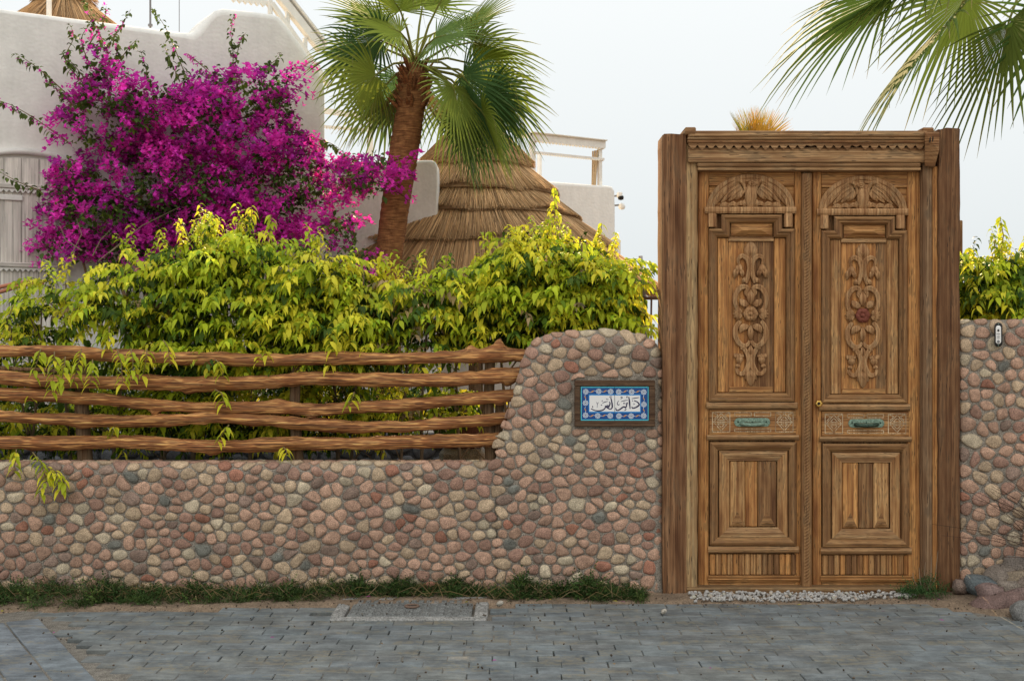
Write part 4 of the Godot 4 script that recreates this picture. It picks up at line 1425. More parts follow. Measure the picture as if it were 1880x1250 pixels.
func build_fence() -> void:
	rng.seed = 41
	var o := thing("pole_fence", "rustic fence of five crooked peeled poles above the low cobbled wall", "fence", Vector3(-1.6, E(0, 851).y, -0.14))
	var z := -0.13
	var rails := [
		[[[-400, 640], [-170, 642], [0, 645], [96, 645], [200, 651], [334, 658], [407, 658], [492, 662], [600, 659], [754, 658], [869, 654], [920, 652], [985, 655]], 11.0, [[865, 0.3, 9.0, 0.7], [918, 0.1, 8.0, 1.1], [905, 0.4, 12.0, 0.5], [120, 3.3, 14.0, 0.4]]],
		[[[-400, 686], [-170, 688], [0, 693], [115, 702], [269, 701], [345, 705], [480, 702], [576, 695], [640, 697], [696, 697], [830, 697], [900, 692], [938, 687], [975, 686]], 11.8, [[345, 3.0, 10.0, 0.35], [905, 0.4, 14.0, 0.3], [932, 3.2, 12.0, 0.5]]],
		[[[-400, 716], [-170, 718], [0, 723.5], [154, 731], [269, 742], [346, 747], [500, 749], [576, 752], [660, 747], [730, 744], [830, 735], [938, 725.5], [965, 724]], 10.2, [[286, 3.1, 7.0, 0.9], [512, 0.2, 16.0, 0.5], [573, 3.0, 8.0, 0.7], [917, 3.0, 7.0, 0.6], [45, 3.1, 6.0, 0.4]]],
		[[[-400, 760], [-170, 758], [0, 763], [96, 769], [230, 773], [345, 770], [384, 766], [460, 770], [538, 776], [640, 783], [715, 783], [830, 776], [925, 768], [955, 766]], 10.2, [[375, 3.0, 12.0, 0.4], [150, 3.2, 16.0, 0.3], [800, 0.2, 9.0, 0.3]]],
		[[[-400, 808], [-170, 810], [0, 812], [154, 812], [269, 814], [384, 820], [538, 814], [640, 814], [754, 811], [860, 809], [919, 807], [950, 806]], 11.6, [[390, 3.1, 14.0, 0.35], [60, 3.1, 12.0, 0.2]]]]
	for k in 5: part("rail", pole(rails[k][0], rails[k][1] * 1.06, z + 0.006 * (k % 2), 50 + k, rails[k][2]), M["pole wood"], o)
	part("rail", pole([[-170, 672], [0, 675], [60, 678], [112, 681]], 4.0, z - 0.05, 61, []), M["jamb wood dark"], o)
	for q in [[150, 0.045, 640], [541, 0.035, 650], [897, 0.036, 655], [915, 0.030, 735], [-120, 0.04, 640], [-370, 0.04, 640]]:
		var b := B.new()
		var x := E(q[0], 0, -0.22).x
		var y0 := E(0, 851).y - 0.03
		var y1 := E(0, q[2], -0.22).y
		b.tube([Vector3(x + 0.02, y0, -0.225), Vector3(x, lerpf(y0, y1, 0.5), -0.215), Vector3(x + 0.01, y1, -0.22)], [q[1], q[1] * 0.9, q[1] * 0.85], 9)
		part("post", b, M["pole wood upright"], o)

func boulder(c: Vector3, s: Vector3, sd: int, tone: Color, rough := 0.22) -> B:
	var f := FastNoiseLite.new()
	f.seed = sd; f.frequency = 0.55
	var b := B.new()
	b.col = tone
	var rows := []
	for k in 11:
		var th := PI * (0.02 + 0.96 * k / 10.0)
		var row := []
		for q in 16:
			var ph := TAU * q / 16
			var d := Vector3(sin(th) * cos(ph), cos(th), -sin(th) * sin(ph))
			var r := 1.0 + rough * 2.0 * f.get_noise_3dv(d * 1.6) + rough * 0.6 * f.get_noise_3dv(d * 5.0)
			var e := d * r
			e = Vector3(clampf(e.x, -0.86, 0.9), clampf(e.y, -0.8, 0.84), clampf(e.z, -0.9, 0.88))
			row.append(c + Basis(Vector3.UP, sd * 1.3) * Basis(Vector3.BACK, 0.25 * sin(sd * 2.1)) * (e * s))
		rows.append(row)
	b.grid(rows, true)
	return b

func build_rocks() -> void:
	rng.seed = 51
	var list := [
		[1763, 1077, 0.10, 0.055, 0.04, Color(0.30, 0.22, 0.18), "small brown rock alone beside the dark gate post"],
		[1803, 1078, 0.16, 0.10, 0.055, Color(0.17, 0.20, 0.21), "flat blue grey rock at the near end of the rock pile"],
		[1838, 1056, 0.08, 0.10, 0.055, Color(0.30, 0.25, 0.21), "slanted grey rock leaning on the cobbled wall"],
		[1818, 1090, 0.26, 0.075, 0.055, Color(0.30, 0.21, 0.19), "rounded pinkish rock in front of the blue grey one"],
		[1830, 1106, 0.36, 0.14, 0.045, Color(0.25, 0.165, 0.145), "long dark red slab at the front of the rock pile"],
		[1852, 1083, 0.22, 0.085, 0.05, Color(0.34, 0.29, 0.24), "pale angular rock in the middle of the rock pile"],
		[1870, 1072, 0.14, 0.10, 0.075, Color(0.36, 0.29, 0.21), "tall buff rock behind the red slab"],
		[1868, 1042, 0.05, 0.09, 0.06, Color(0.26, 0.22, 0.19), "dark rock high on the pile against the wall"],
		[1888, 1062, 0.10, 0.08, 0.07, Color(0.28, 0.20, 0.18), "mauve rock half out of view at the rear of the pile"],
		[1880, 1098, 0.36, 0.07, 0.055, Color(0.27, 0.19, 0.17), "brown rock past the end of the red slab"],
		[1884, 1130, 0.62, 0.095, 0.04, Color(0.25, 0.25, 0.24), "low grey rock nearest the street"],
		[1905, 1085, 0.25, 0.12, 0.09, Color(0.30, 0.24, 0.20), "big rock half out of view by the dry bush"]]
	for k in list.size():
		var q = list[k]
		var c := E(q[0], q[1], q[2])
		c.y = maxf(c.y, q[4] * 0.55)
		var o := part_less("rock", boulder(c, Vector3(q[3] * 1.12, q[4] * 1.2, q[3] * 0.85), 100 + k, q[5] * 1.2), M["rock"], c)
		tag(o, q[6], "rock", "rocks piled at the foot of the wall")
	# white gravel in front of the sill
	var b := B.new()
	for k in 640:
		var x := rng.randf_range(E(1268, 0, 0.2).x, E(1686, 0, 0.2).x)
		var z := 0.05 + 0.22 * pow(rng.randf(), 0.8)
		if z > 0.30 - 0.14 * smoothstep(1.75, 2.2, x) + 0.03 * sin(x * 9.0): continue
		var r := rng.randf_range(0.005, 0.0125)
		var y := 0.020 - 0.05 * maxf(0.0, z - 0.22) + rng.randf_range(-0.004, 0.008)
		pebble(b, Vector3(x, y, z), r, Color(1, 1, 1) * rng.randf_range(0.85, 1.35) * (Color(1, 0.86, 0.74) if rng.randf() < 0.2 else Color(1, 1, 1)))
	var g := part_less("gravel", b, tinted(M["white pebble"]), Vector3.ZERO)
	tag(g, "strip of white gravel along the sill of the gate", "gravel")
	g.set_meta("kind", "stuff")
	for q in [[1219, 1127, 0.016, "small cream pebble lying on the pavers in front of the post"], [918, 1112, 0.018, "small white pebble at the edge of the weeds"]]:
		b = B.new()
		var d: float = LENS * EYE.y / (q[1] + 4 - 625.0)
		var c: Vector3 = Vector3((q[0] - 940.0) / LENS * d, 0.026, EYE.z - d)
		pebble(b, c, q[2], Color(1, 0.95, 0.85))
		tag(part_less("pebble", b, M["white pebble"], c), q[3], "pebble")
	# crumbs of dirt on the paving and the sand
	b = B.new()
	for k in 700:
		var x := rng.randf_range(-3.0, 3.0)
		var z := edge_z(x) + rng.randf_range(-0.30, 0.10) if k % 3 else rng.randf_range(0.4, 1.9)
		if z < 0.06: continue
		pebble(b, Vector3(x, 0.019, z), rng.randf_range(0.002, 0.0055), Color(0.16, 0.12, 0.085) * rng.randf_range(0.4, 1.6))
	var cr := part_less("dirt_crumbs", b, M["rock"], Vector3.ZERO)
	tag(cr, "loose crumbs of dirt and grit on sand and pavers", "grit")
	cr.set_meta("kind", "stuff")

func pebble(b: B, c: Vector3, r: float, tone: Color) -> void:
	b.col = tone
	var bs := Basis.from_euler(Vector3(rng.randf() * 6.0, rng.randf() * 6.0, rng.randf() * 6.0)) * Basis.from_scale(Vector3(r * 1.3, r * rng.randf_range(0.7, 1.0), r * 0.95))
	var rows := []
	for k in 5:
		var th := PI * (0.04 + 0.92 * k / 4.0)
		var row := []
		for q in 7:
			var ph := TAU * (q + 0.5 * (k % 2)) / 7
			row.append(c + bs * (Vector3(sin(th) * cos(ph), cos(th), -sin(th) * sin(ph)) * rng.randf_range(0.82, 1.12)))
		rows.append(row)
	b.grid(rows, true)

func part_less(called: String, b: B, m: Material, at: Vector3) -> MeshInstance3D:       # a thing that is one mesh
	var o := MeshInstance3D.new()
	o.name = numbered(called)
	o.position = at
	o.mesh = b.mesh(at)
	o.material_override = m
	add_child(o)
	return o

# ---------- plants ----------
func leaf_into(b: B, p: Vector3, dir: Vector3, len: float, wid: float, sag: float, tone: Color, roll := 0.0, steps := 4) -> void:
	var side := dir.cross(Vector3.UP)
	if side.length() < 0.15: side = dir.cross(Vector3(0.8, 0.1, 0.6))
	side = side.normalized().rotated(dir, roll)
	var up := side.cross(dir).normalized()
	var rows := []
	var shape := [0.06, 0.78, 1.0, 0.62, 0.02] if steps == 4 else [0.1, 1.0, 0.05]
	for k in steps + 1:
		var t := float(k) / steps
		var c := p + dir * len * (t - 0.25 * sag * t * t) + Vector3.DOWN * sag * len * t * t
		var w: float = wid * 0.5 * shape[k]
		rows.append([c - side * w + up * w * 0.35, c, c + side * w + up * w * 0.35])
	b.col = tone
	b.grid(rows)

func sprig(kind: String, sd: int) -> B:
	rng.seed = sd
	var b := B.new()
	var up := kind == "shoot"
	var len := rng.randf_range(0.17, 0.26) if not up else rng.randf_range(0.16, 0.26)
	var n_l := 13 if not up else 16
	var path := []
	var rad := []
	var bend := rng.randf_range(-0.06, 0.06)
	for k in 6:
		var t := k / 5.0
		path.append(Vector3(bend * t * t, len * (0.45 * t - 0.58 * t * t), len * t * 0.9) if not up else Vector3(bend * t * t, len * t, 0.05 * t * t))
		rad.append(0.0022 * (1.15 - t))
	b.col = Color(0.30, 0.25, 0.12)
	b.tube(path, rad, 4, false)
	for k in n_l:
		var t := 0.08 + 0.92 * k / (n_l - 1.0)
		var q := t * 5.0
		var a := mini(int(q), 4)
		var p: Vector3 = path[a].lerp(path[a + 1], q - a)
		var sd2: Vector3 = (path[a + 1] - path[a]).normalized()
		var s := 1.0 if k % 2 else -1.0
		var dir: Vector3
		if up: dir = (Vector3.UP * 0.35 + Vector3(cos(k * 2.4), 0, sin(k * 2.4))).normalized()
		else: dir = (sd2 * 0.45 + Vector3(s * rng.randf_range(0.3, 0.9), rng.randf_range(-0.15, 0.6), rng.randf_range(-0.2, 0.3)) + Vector3.DOWN * 0.08).normalized()
		var size := rng.randf_range(0.040, 0.062) * (1.0 - 0.2 * t if up else 1.0)
		var w := rng.randf()
		var tone := Color(1, 1, 1) * rng.randf_range(0.75, 1.2)
		if w < 0.25: tone = tone * Color(1.25, 1.12, 0.9)
		elif w > 0.86: tone = tone * Color(0.5, 0.66, 0.7)
		leaf_into(b, p, dir, size, size * rng.randf_range(0.44, 0.55), rng.randf_range(0.55, 1.05), tone, rng.randf_range(-0.9, 0.9))
	return b

func ball() -> Vector3:
	for k in 50:
		var v := Vector3(rng.randf_range(-1, 1), rng.randf_range(-1, 1), rng.randf_range(-1, 1))
		if v.length_squared() <= 1.0 and v.length_squared() > 0.01: return v
	return Vector3.UP

func inside(blobs: Array, p: Vector3) -> int:
	var n_in := 0
	for q in blobs:
		if ((p - q[0]) / q[1]).length_squared() < 0.72: n_in += 1
	return n_in

func spread(blobs: Array, n_out: int, meshes: Array, m: Material, palette: Array, o: Node3D, called: String, shell := 0.55, scale_lo := 0.85, scale_hi := 1.2, free_yaw := false, young := false) -> void:
	# sprigs over and inside a set of ellipsoids; palette: [share, colour, spread]
	var area := 0.0
	for q in blobs: area += q[1].x * q[1].y + q[1].x * q[1].z
	var tfs := []
	var cols := []
	for k in meshes.size(): tfs.append([]); cols.append([])
	for q in blobs:
		var n_q := int(n_out * (q[1].x * q[1].y + q[1].x * q[1].z) / area)
		for k in n_q:
			var d := ball().normalized()
			var r := pow(rng.randf_range(pow(shell, 3.0), 1.0), 1.0 / 3.0)
			var p: Vector3 = q[0] + d * r * q[1]
			if inside(blobs, p) > 1 and rng.randf() < 0.6: continue
			var yaw := atan2(d.x, d.z) + rng.randf_range(-0.9, 0.9) if not free_yaw else rng.randf() * TAU
			var top := d.y > 0.55
			var kk := rng.randi() % meshes.size()
			if meshes.size() >= 6: kk = (rng.randi() % 2 if top and rng.randf() < 0.4 else 2 + rng.randi() % (meshes.size() - 2))
			var bs := Basis(Vector3.UP, yaw) * Basis(Vector3.RIGHT, rng.randf_range(-0.35, 0.3))
			var w := rng.randf() * (0.62 if young and d.y > 0.3 else 1.0)      # new leaves at the ends of the upper shoots are yellow
			var tone := Color.WHITE
			for e in palette:
				w -= e[0]
				if w <= 0.0:
					tone = e[1] * rng.randf_range(1.0 - e[2], 1.0 + e[2])
					break
			tfs[kk].append(Transform3D(bs.scaled(Vector3.ONE * rng.randf_range(scale_lo, scale_hi)), p))
			cols[kk].append(tone)
	for k in meshes.size():
		if tfs[k].size(): many(called, meshes[k], m, tfs[k], cols[k], o)

func clumps(blobs: Array) -> Array:          # smaller heads of foliage standing out of each mass
	var out := []
	for q in blobs:
		out.append([q[0], q[1] * 0.86])
		for k in 5:
			var d := ball().normalized()
			d.z = absf(d.z) * 1.2
			out.append([q[0] + d.normalized() * q[1] * 0.74, q[1] * rng.randf_range(0.28, 0.44)])
	return out

func blob(px: float, py: float, rx: float, ry: float, z: float, rz: float) -> Array:
	var s := (EYE.z - z) / LENS
	return [E(px, py, z), Vector3(rx * s, ry * s, rz)]

const YELLOW := Color(0.84, 0.78, 0.06)
const LIME := Color(0.54, 0.63, 0.04)
const GREEN := Color(0.105, 0.18, 0.024)
const DRY := Color(0.46, 0.33, 0.18)

func trunks(o: Node3D, list: Array, z: float, tone: Color) -> void:
	for q in list:
		var b := B.new()
		b.col = tone
		var p0 := E(q[0], 0, z); p0.y = -0.02
		var p3 := E(q[1], q[2], z)
		var path := []
		var rad := []
		for k in 9:
			var t := k / 8.0
			path.append(p0.lerp(p3, t) + Vector3(0.03 * sin(t * 5.0 + q[0]), 0, 0.03 * cos(t * 4.0 + q[0])))
			rad.append(q[3] * (1.1 - 0.75 * t))
		b.tube(path, rad, 6)
		for k in 5:
			var s: Vector3 = path[3 + k]
			var d := Vector3(rng.randf_range(-1, 1), rng.randf_range(0.3, 1.0), rng.randf_range(-0.6, 0.8)).normalized()
			var l := rng.randf_range(0.18, 0.4)
			b.tube([s, s + d * l * 0.5 + Vector3(0, 0.02, 0), s + d * l], [q[3] * 0.45, q[3] * 0.3, q[3] * 0.12], 4, false)
		part("stem", b, M["twig"], o)

func single_leaves(o: Node3D, blobs: Array, n_out: int, leaves: Array, mats: Array) -> void:
	for k in n_out:
		var q = blobs[rng.randi() % blobs.size()]
		var d := ball().normalized()
		d.z = absf(d.z) * 0.8 + 0.35
		d = d.normalized()
		var p: Vector3 = q[0] + d * q[1] * 1.04
		piece("leaf", leaves[rng.randi() % leaves.size()], mats[rng.randi() % mats.size()], o, Transform3D(Basis(Vector3.UP, rng.randf_range(-1.2, 1.2)) * Basis(Vector3.BACK, rng.randf_range(-0.4, 0.4)).scaled(Vector3.ONE * rng.randf_range(0.85, 1.25)), p - whole(o)), k)

func build_hedge() -> void:
	var meshes := []
	for k in 8: meshes.append(sprig("shoot" if k < 2 else "hang", 200 + k).mesh())
	var leaves := []
	var mats := []
	for k in 5:
		var b := B.new()
		rng.seed = 300 + k
		leaf_into(b, Vector3.ZERO, Vector3(0.25 * (k - 2), -0.35, 0.9).normalized(), 0.068, 0.036, 0.7, Color(1, 1, 1) * rng.randf_range(0.9, 1.1), 0.2 * (k - 2))
		leaves.append(b.mesh())
	for c in [YELLOW, LIME, LIME * 0.8, GREEN * 1.4]:
		var m: StandardMaterial3D = M["hedge leaf"].duplicate()
		m.resource_name = "hedge leaf single"
		m.albedo_color = c.linear_to_srgb()
		mats.append(m)
	var sets := [
		["half hidden leafy shrub at the far end of the pole fence",
			[blob(-190, 590, 80, 90, -0.6, 0.3), blob(-310, 600, 80, 90, -0.6, 0.3), blob(-250, 740, 130, 80, -0.65, 0.2)], 200,
			[[0.2, YELLOW, 0.25], [0.5, LIME, 0.3], [0.3, GREEN, 0.3]], [[-200, -200, 500, 0.013], [-300, -310, 520, 0.013]], 10],
		["airy shrub with drooping yellow leaves hanging over the poles, by the arched white door",
			[blob(40, 600, 60, 60, -0.55, 0.26), blob(120, 540, 85, 55, -0.55, 0.3), blob(205, 560, 60, 90, -0.55, 0.3), blob(255, 490, 55, 60, -0.6, 0.28), blob(110, 660, 70, 50, -0.45, 0.2), blob(-60, 600, 70, 70, -0.6, 0.3), blob(60, 770, 120, 70, -0.75, 0.2), blob(190, 760, 110, 80, -0.75, 0.2)], 210,
			[[0.26, YELLOW, 0.25], [0.42, LIME, 0.3], [0.26, GREEN, 0.3], [0.06, DRY, 0.2]], [[60, 70, 560, 0.012], [140, 120, 520, 0.014], [205, 230, 470, 0.014], [95, 20, 590, 0.010]], 42],
		["tall dense green and yellow shrub under the purple bougainvillea",
			[blob(385, 470, 75, 70, -0.65, 0.36), blob(310, 545, 90, 90, -0.6, 0.36), blob(420, 545, 100, 100, -0.6, 0.38), blob(462, 450, 55, 50, -0.65, 0.3), blob(330, 640, 110, 60, -0.5, 0.26), blob(450, 640, 90, 55, -0.5, 0.28), blob(345, 760, 140, 80, -0.6, 0.22), blob(470, 760, 90, 80, -0.65, 0.2)], 470,
			[[0.20, YELLOW, 0.2], [0.50, LIME, 0.3], [0.28, GREEN, 0.3], [0.02, DRY, 0.2]], [[290, 300, 480, 0.014], [350, 370, 440, 0.018], [395, 420, 430, 0.016], [440, 470, 440, 0.014], [330, 280, 500, 0.011]], 46],
		["bright yellow rounded shrub in front of the palm trunk's foot",
			[blob(590, 505, 75, 62, -0.6, 0.34), blob(640, 570, 95, 80, -0.6, 0.36), blob(555, 575, 70, 90, -0.6, 0.36), blob(700, 545, 45, 60, -0.6, 0.28), blob(600, 640, 120, 50, -0.5, 0.26), blob(600, 750, 130, 75, -0.6, 0.2)], 400,
			[[0.46, YELLOW, 0.2], [0.38, LIME, 0.3], [0.15, GREEN, 0.3], [0.01, DRY, 0.2]], [[560, 570, 470, 0.013], [610, 620, 470, 0.016], [650, 660, 500, 0.014], [690, 700, 520, 0.010]], 46],
		["thin half dried shrub with brown curled leaves below the thatched roof",
			[blob(775, 520, 50, 40, -0.55, 0.26), blob(790, 570, 65, 60, -0.55, 0.26), blob(840, 530, 50, 50, -0.55, 0.26), blob(770, 625, 60, 40, -0.5, 0.2), blob(790, 730, 90, 60, -0.65, 0.16)], 160,
			[[0.22, YELLOW, 0.25], [0.30, LIME, 0.3], [0.22, GREEN, 0.3], [0.26, DRY, 0.35]], [[745, 740, 500, 0.012], [775, 790, 470, 0.013], [830, 850, 490, 0.012], [860, 800, 480, 0.011]], 30],
		["big round yellow green shrub with one long upright shoot, behind the cobbled pillar",
			[blob(985, 480, 90, 62, -0.65, 0.36), blob(1070, 500, 80, 65, -0.65, 0.38), blob(945, 550, 75, 75, -0.62, 0.34), blob(1040, 570, 110, 80, -0.6, 0.38), blob(1085, 555, 62, 58, -0.6, 0.34), blob(915, 600, 60, 50, -0.55, 0.26), blob(890, 500, 25, 40, -0.6, 0.2), blob(1128, 605, 26, 20, -0.5, 0.12)], 520,
			[[0.30, YELLOW, 0.2], [0.44, LIME, 0.3], [0.24, GREEN, 0.3], [0.02, DRY, 0.2]], [[930, 920, 480, 0.014], [985, 985, 440, 0.018], [1040, 1060, 450, 0.018], [1100, 1120, 470, 0.014], [900, 890, 500, 0.011]], 50],
		["dark leafy shrub with a tall thin shoot, behind the cobbled wall with the doorbell",
			[blob(1800, 520, 60, 55, -0.6, 0.3), blob(1850, 540, 70, 60, -0.6, 0.32), blob(1785, 480, 35, 35, -0.6, 0.2), blob(1920, 520, 60, 70, -0.6, 0.32), blob(1845, 485, 40, 40, -0.6, 0.22)], 230,
			[[0.14, YELLOW, 0.2], [0.42, LIME, 0.3], [0.44, GREEN, 0.3]], [[1790, 1790, 470, 0.012], [1840, 1836, 440, 0.014], [1890, 1900, 480, 0.014]], 26]]
	for k in sets.size():
		rng.seed = 400 + k
		var s = sets[k]
		var base: Vector3 = s[1][0][0]
		var o := thing("hedge_shrub", s[0], "shrub", Vector3(base.x, 0, base.z), "shrubs along the garden wall")
		for q in s[1]:                        # the sprigs reach past the masses they grow from
			q[1] = q[1] * Vector3(0.88, 0.80, 0.9)
			q[0] = q[0] + Vector3(0, -0.05, 0)
		spread(clumps(s[1]), int(s[2] * 1.9), meshes, M["hedge leaf"], s[3], o, "foliage", 0.5, 0.85, 1.2, false, true)
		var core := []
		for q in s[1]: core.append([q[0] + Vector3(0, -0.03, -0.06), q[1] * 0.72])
		spread(core, int(s[2] * 0.62), meshes, M["hedge leaf"], [[1.0, GREEN * 0.55, 0.4]], o, "inner_foliage", 0.2)  # older green leaves, with the crown's inner shade put into their colour
		trunks(o, s[4], -0.6, Color(1, 1, 1))
		single_leaves(o, s[1], s[5], leaves, mats)
		# upright shoots and sprays that hang through the fence
		var extra := []
		match k:
			1: extra = [[300, 625, 312, 665, 0.0], [240, 640, 243, 690, 0.03], [170, 660, 165, 705, 0.05], [200, 600, 196, 640, -0.1], [120, 655, 112, 705, 0.05], [90, 870, 75, 905, 0.09], [95, 860, 120, 890, 0.08], [75, 640, 60, 690, 0.02], [100, 645, 95, 720, 0.04], [150, 640, 135, 700, 0.02], [215, 640, 225, 705, 0.03], [60, 830, 85, 880, 0.06], [30, 825, 25, 865, 0.05], [80, 850, 115, 900, 0.07], [25, 560, 5, 610, -0.2]]
			2: extra = [[455, 440, 462, 378, -0.65], [490, 450, 498, 395, -0.65], [385, 440, 395, 395, -0.65], [395, 660, 410, 690, -0.05], [395, 715, 412, 740, -0.04], [420, 780, 400, 810, -0.04], [270, 640, 262, 690, -0.03], [210, 780, 205, 800, -0.1]]
			3: extra = [[575, 470, 580, 430, -0.6], [545, 480, 540, 445, -0.6], [690, 520, 700, 470, -0.6], [650, 720, 640, 745, -0.05], [520, 820, 525, 845, -0.06]]
			5: extra = [[1010, 450, 1018, 345, -0.65], [960, 450, 950, 415, -0.65], [1090, 460, 1105, 410, -0.65], [1150, 540, 1195, 520, -0.5], [1170, 600, 1205, 610, -0.25], [905, 440, 895, 425, -0.65]]
			6: extra = [[1835, 480, 1836, 398, -0.6], [1870, 470, 1885, 430, -0.6], [1775, 470, 1778, 455, -0.6]]
		var num := s[5] as int
		for e in extra:
			var a := E(e[0], e[1], e[4] - 0.04)
			var c := E(e[2], e[3], e[4])
			var b := B.new()
			b.col = Color(1.2, 1.1, 0.7)
			var m := (a + c) / 2 + Vector3(0.015, 0.02, 0.02)
			b.tube([a, m, c], [0.004, 0.003, 0.0015], 5, false)
			part("twig", b, M["twig"], o)
			var n_l := clampi(int(a.distance_to(c) / 0.018) + 4, 7, 18)
			for q in n_l:
				var t := 0.1 + 0.9 * q / (n_l - 1.0)
				var p := a.lerp(m, t * 2) if t < 0.5 else m.lerp(c, t * 2 - 1)
				var yaw := q * 2.4 + rng.randf_range(-0.5, 0.5)
				if c.y < a.y: yaw = (1.1 if q % 2 else -1.1) + rng.randf_range(-0.5, 0.5)
				piece("leaf", leaves[rng.randi() % 5], mats[rng.randi() % 3], o, Transform3D(Basis(Vector3.UP, yaw).scaled(Vector3.ONE * rng.randf_range(0.55, 1.0)), p - whole(o)), num)
				num += 1

func build_undergrowth() -> void:
	var greens := []
	for k in 4: greens.append(sprig("hang", 240 + k).mesh())
	rng.seed = 450
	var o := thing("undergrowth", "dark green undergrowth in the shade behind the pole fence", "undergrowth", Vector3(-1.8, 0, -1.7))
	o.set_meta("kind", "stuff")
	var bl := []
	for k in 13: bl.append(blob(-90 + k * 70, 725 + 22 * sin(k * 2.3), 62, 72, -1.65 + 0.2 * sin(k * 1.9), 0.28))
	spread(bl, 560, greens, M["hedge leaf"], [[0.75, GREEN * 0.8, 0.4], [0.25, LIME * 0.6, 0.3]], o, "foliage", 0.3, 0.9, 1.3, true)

func flower_spray(sd: int) -> B:
	rng.seed = sd
	var b := B.new()
	var path := []
	var rad := []
	for k in 6:
		var t := k / 5.0
		path.append(Vector3(0.03 * sin(t * 3.0 + sd), 0.05 * t - 0.09 * t * t, 0.2 * t))
		rad.append(0.002)
	b.col = Color(0.10, 0.09, 0.03)
	b.tube(path, rad, 4, false)
	for k in 15:
		var p: Vector3 = path[1 + k % 5] + ball() * 0.055
		var axis := (Vector3(0, 0.35, 0.5) + ball()).normalized()
		var s := axis.cross(Vector3(0.3, 0.9, 0.2)).normalized()
		var size := rng.randf_range(0.027, 0.040)
		var w := rng.randf()
		var tone := Color(1, 1, 1) * rng.randf_range(0.7, 1.25)
		if w < 0.2: tone = tone * Color(1.15, 2.2, 1.25)
		for q in 3:
			var d := s.rotated(axis, TAU * q / 3)
			leaf_into(b, p, (d * 0.8 + axis * 0.55).normalized(), size, size * 0.85, -0.1, tone * rng.randf_range(0.9, 1.1), 0.0, 2)
	return b

func vine_sprig(sd: int) -> B:
	rng.seed = sd
	var b := B.new()
	for k in 9:
		var p := ball() * 0.08
		var d := (ball() + Vector3(0, -0.25, 0.5)).normalized()
		var s := rng.randf_range(0.032, 0.05)
		leaf_into(b, p, d, s, s * 0.72, 0.3, Color(1, 1, 1) * rng.randf_range(0.7, 1.3), rng.randf_range(-0.6, 0.6))
	return b

func vine_z(px: float) -> float:             # how far from the house wall the blossom hangs
	return lerpf(-2.65, -3.75, clampf(px / 500.0, -0.2, 1.0)) + 0.5 * smoothstep(520.0, 680.0, px)

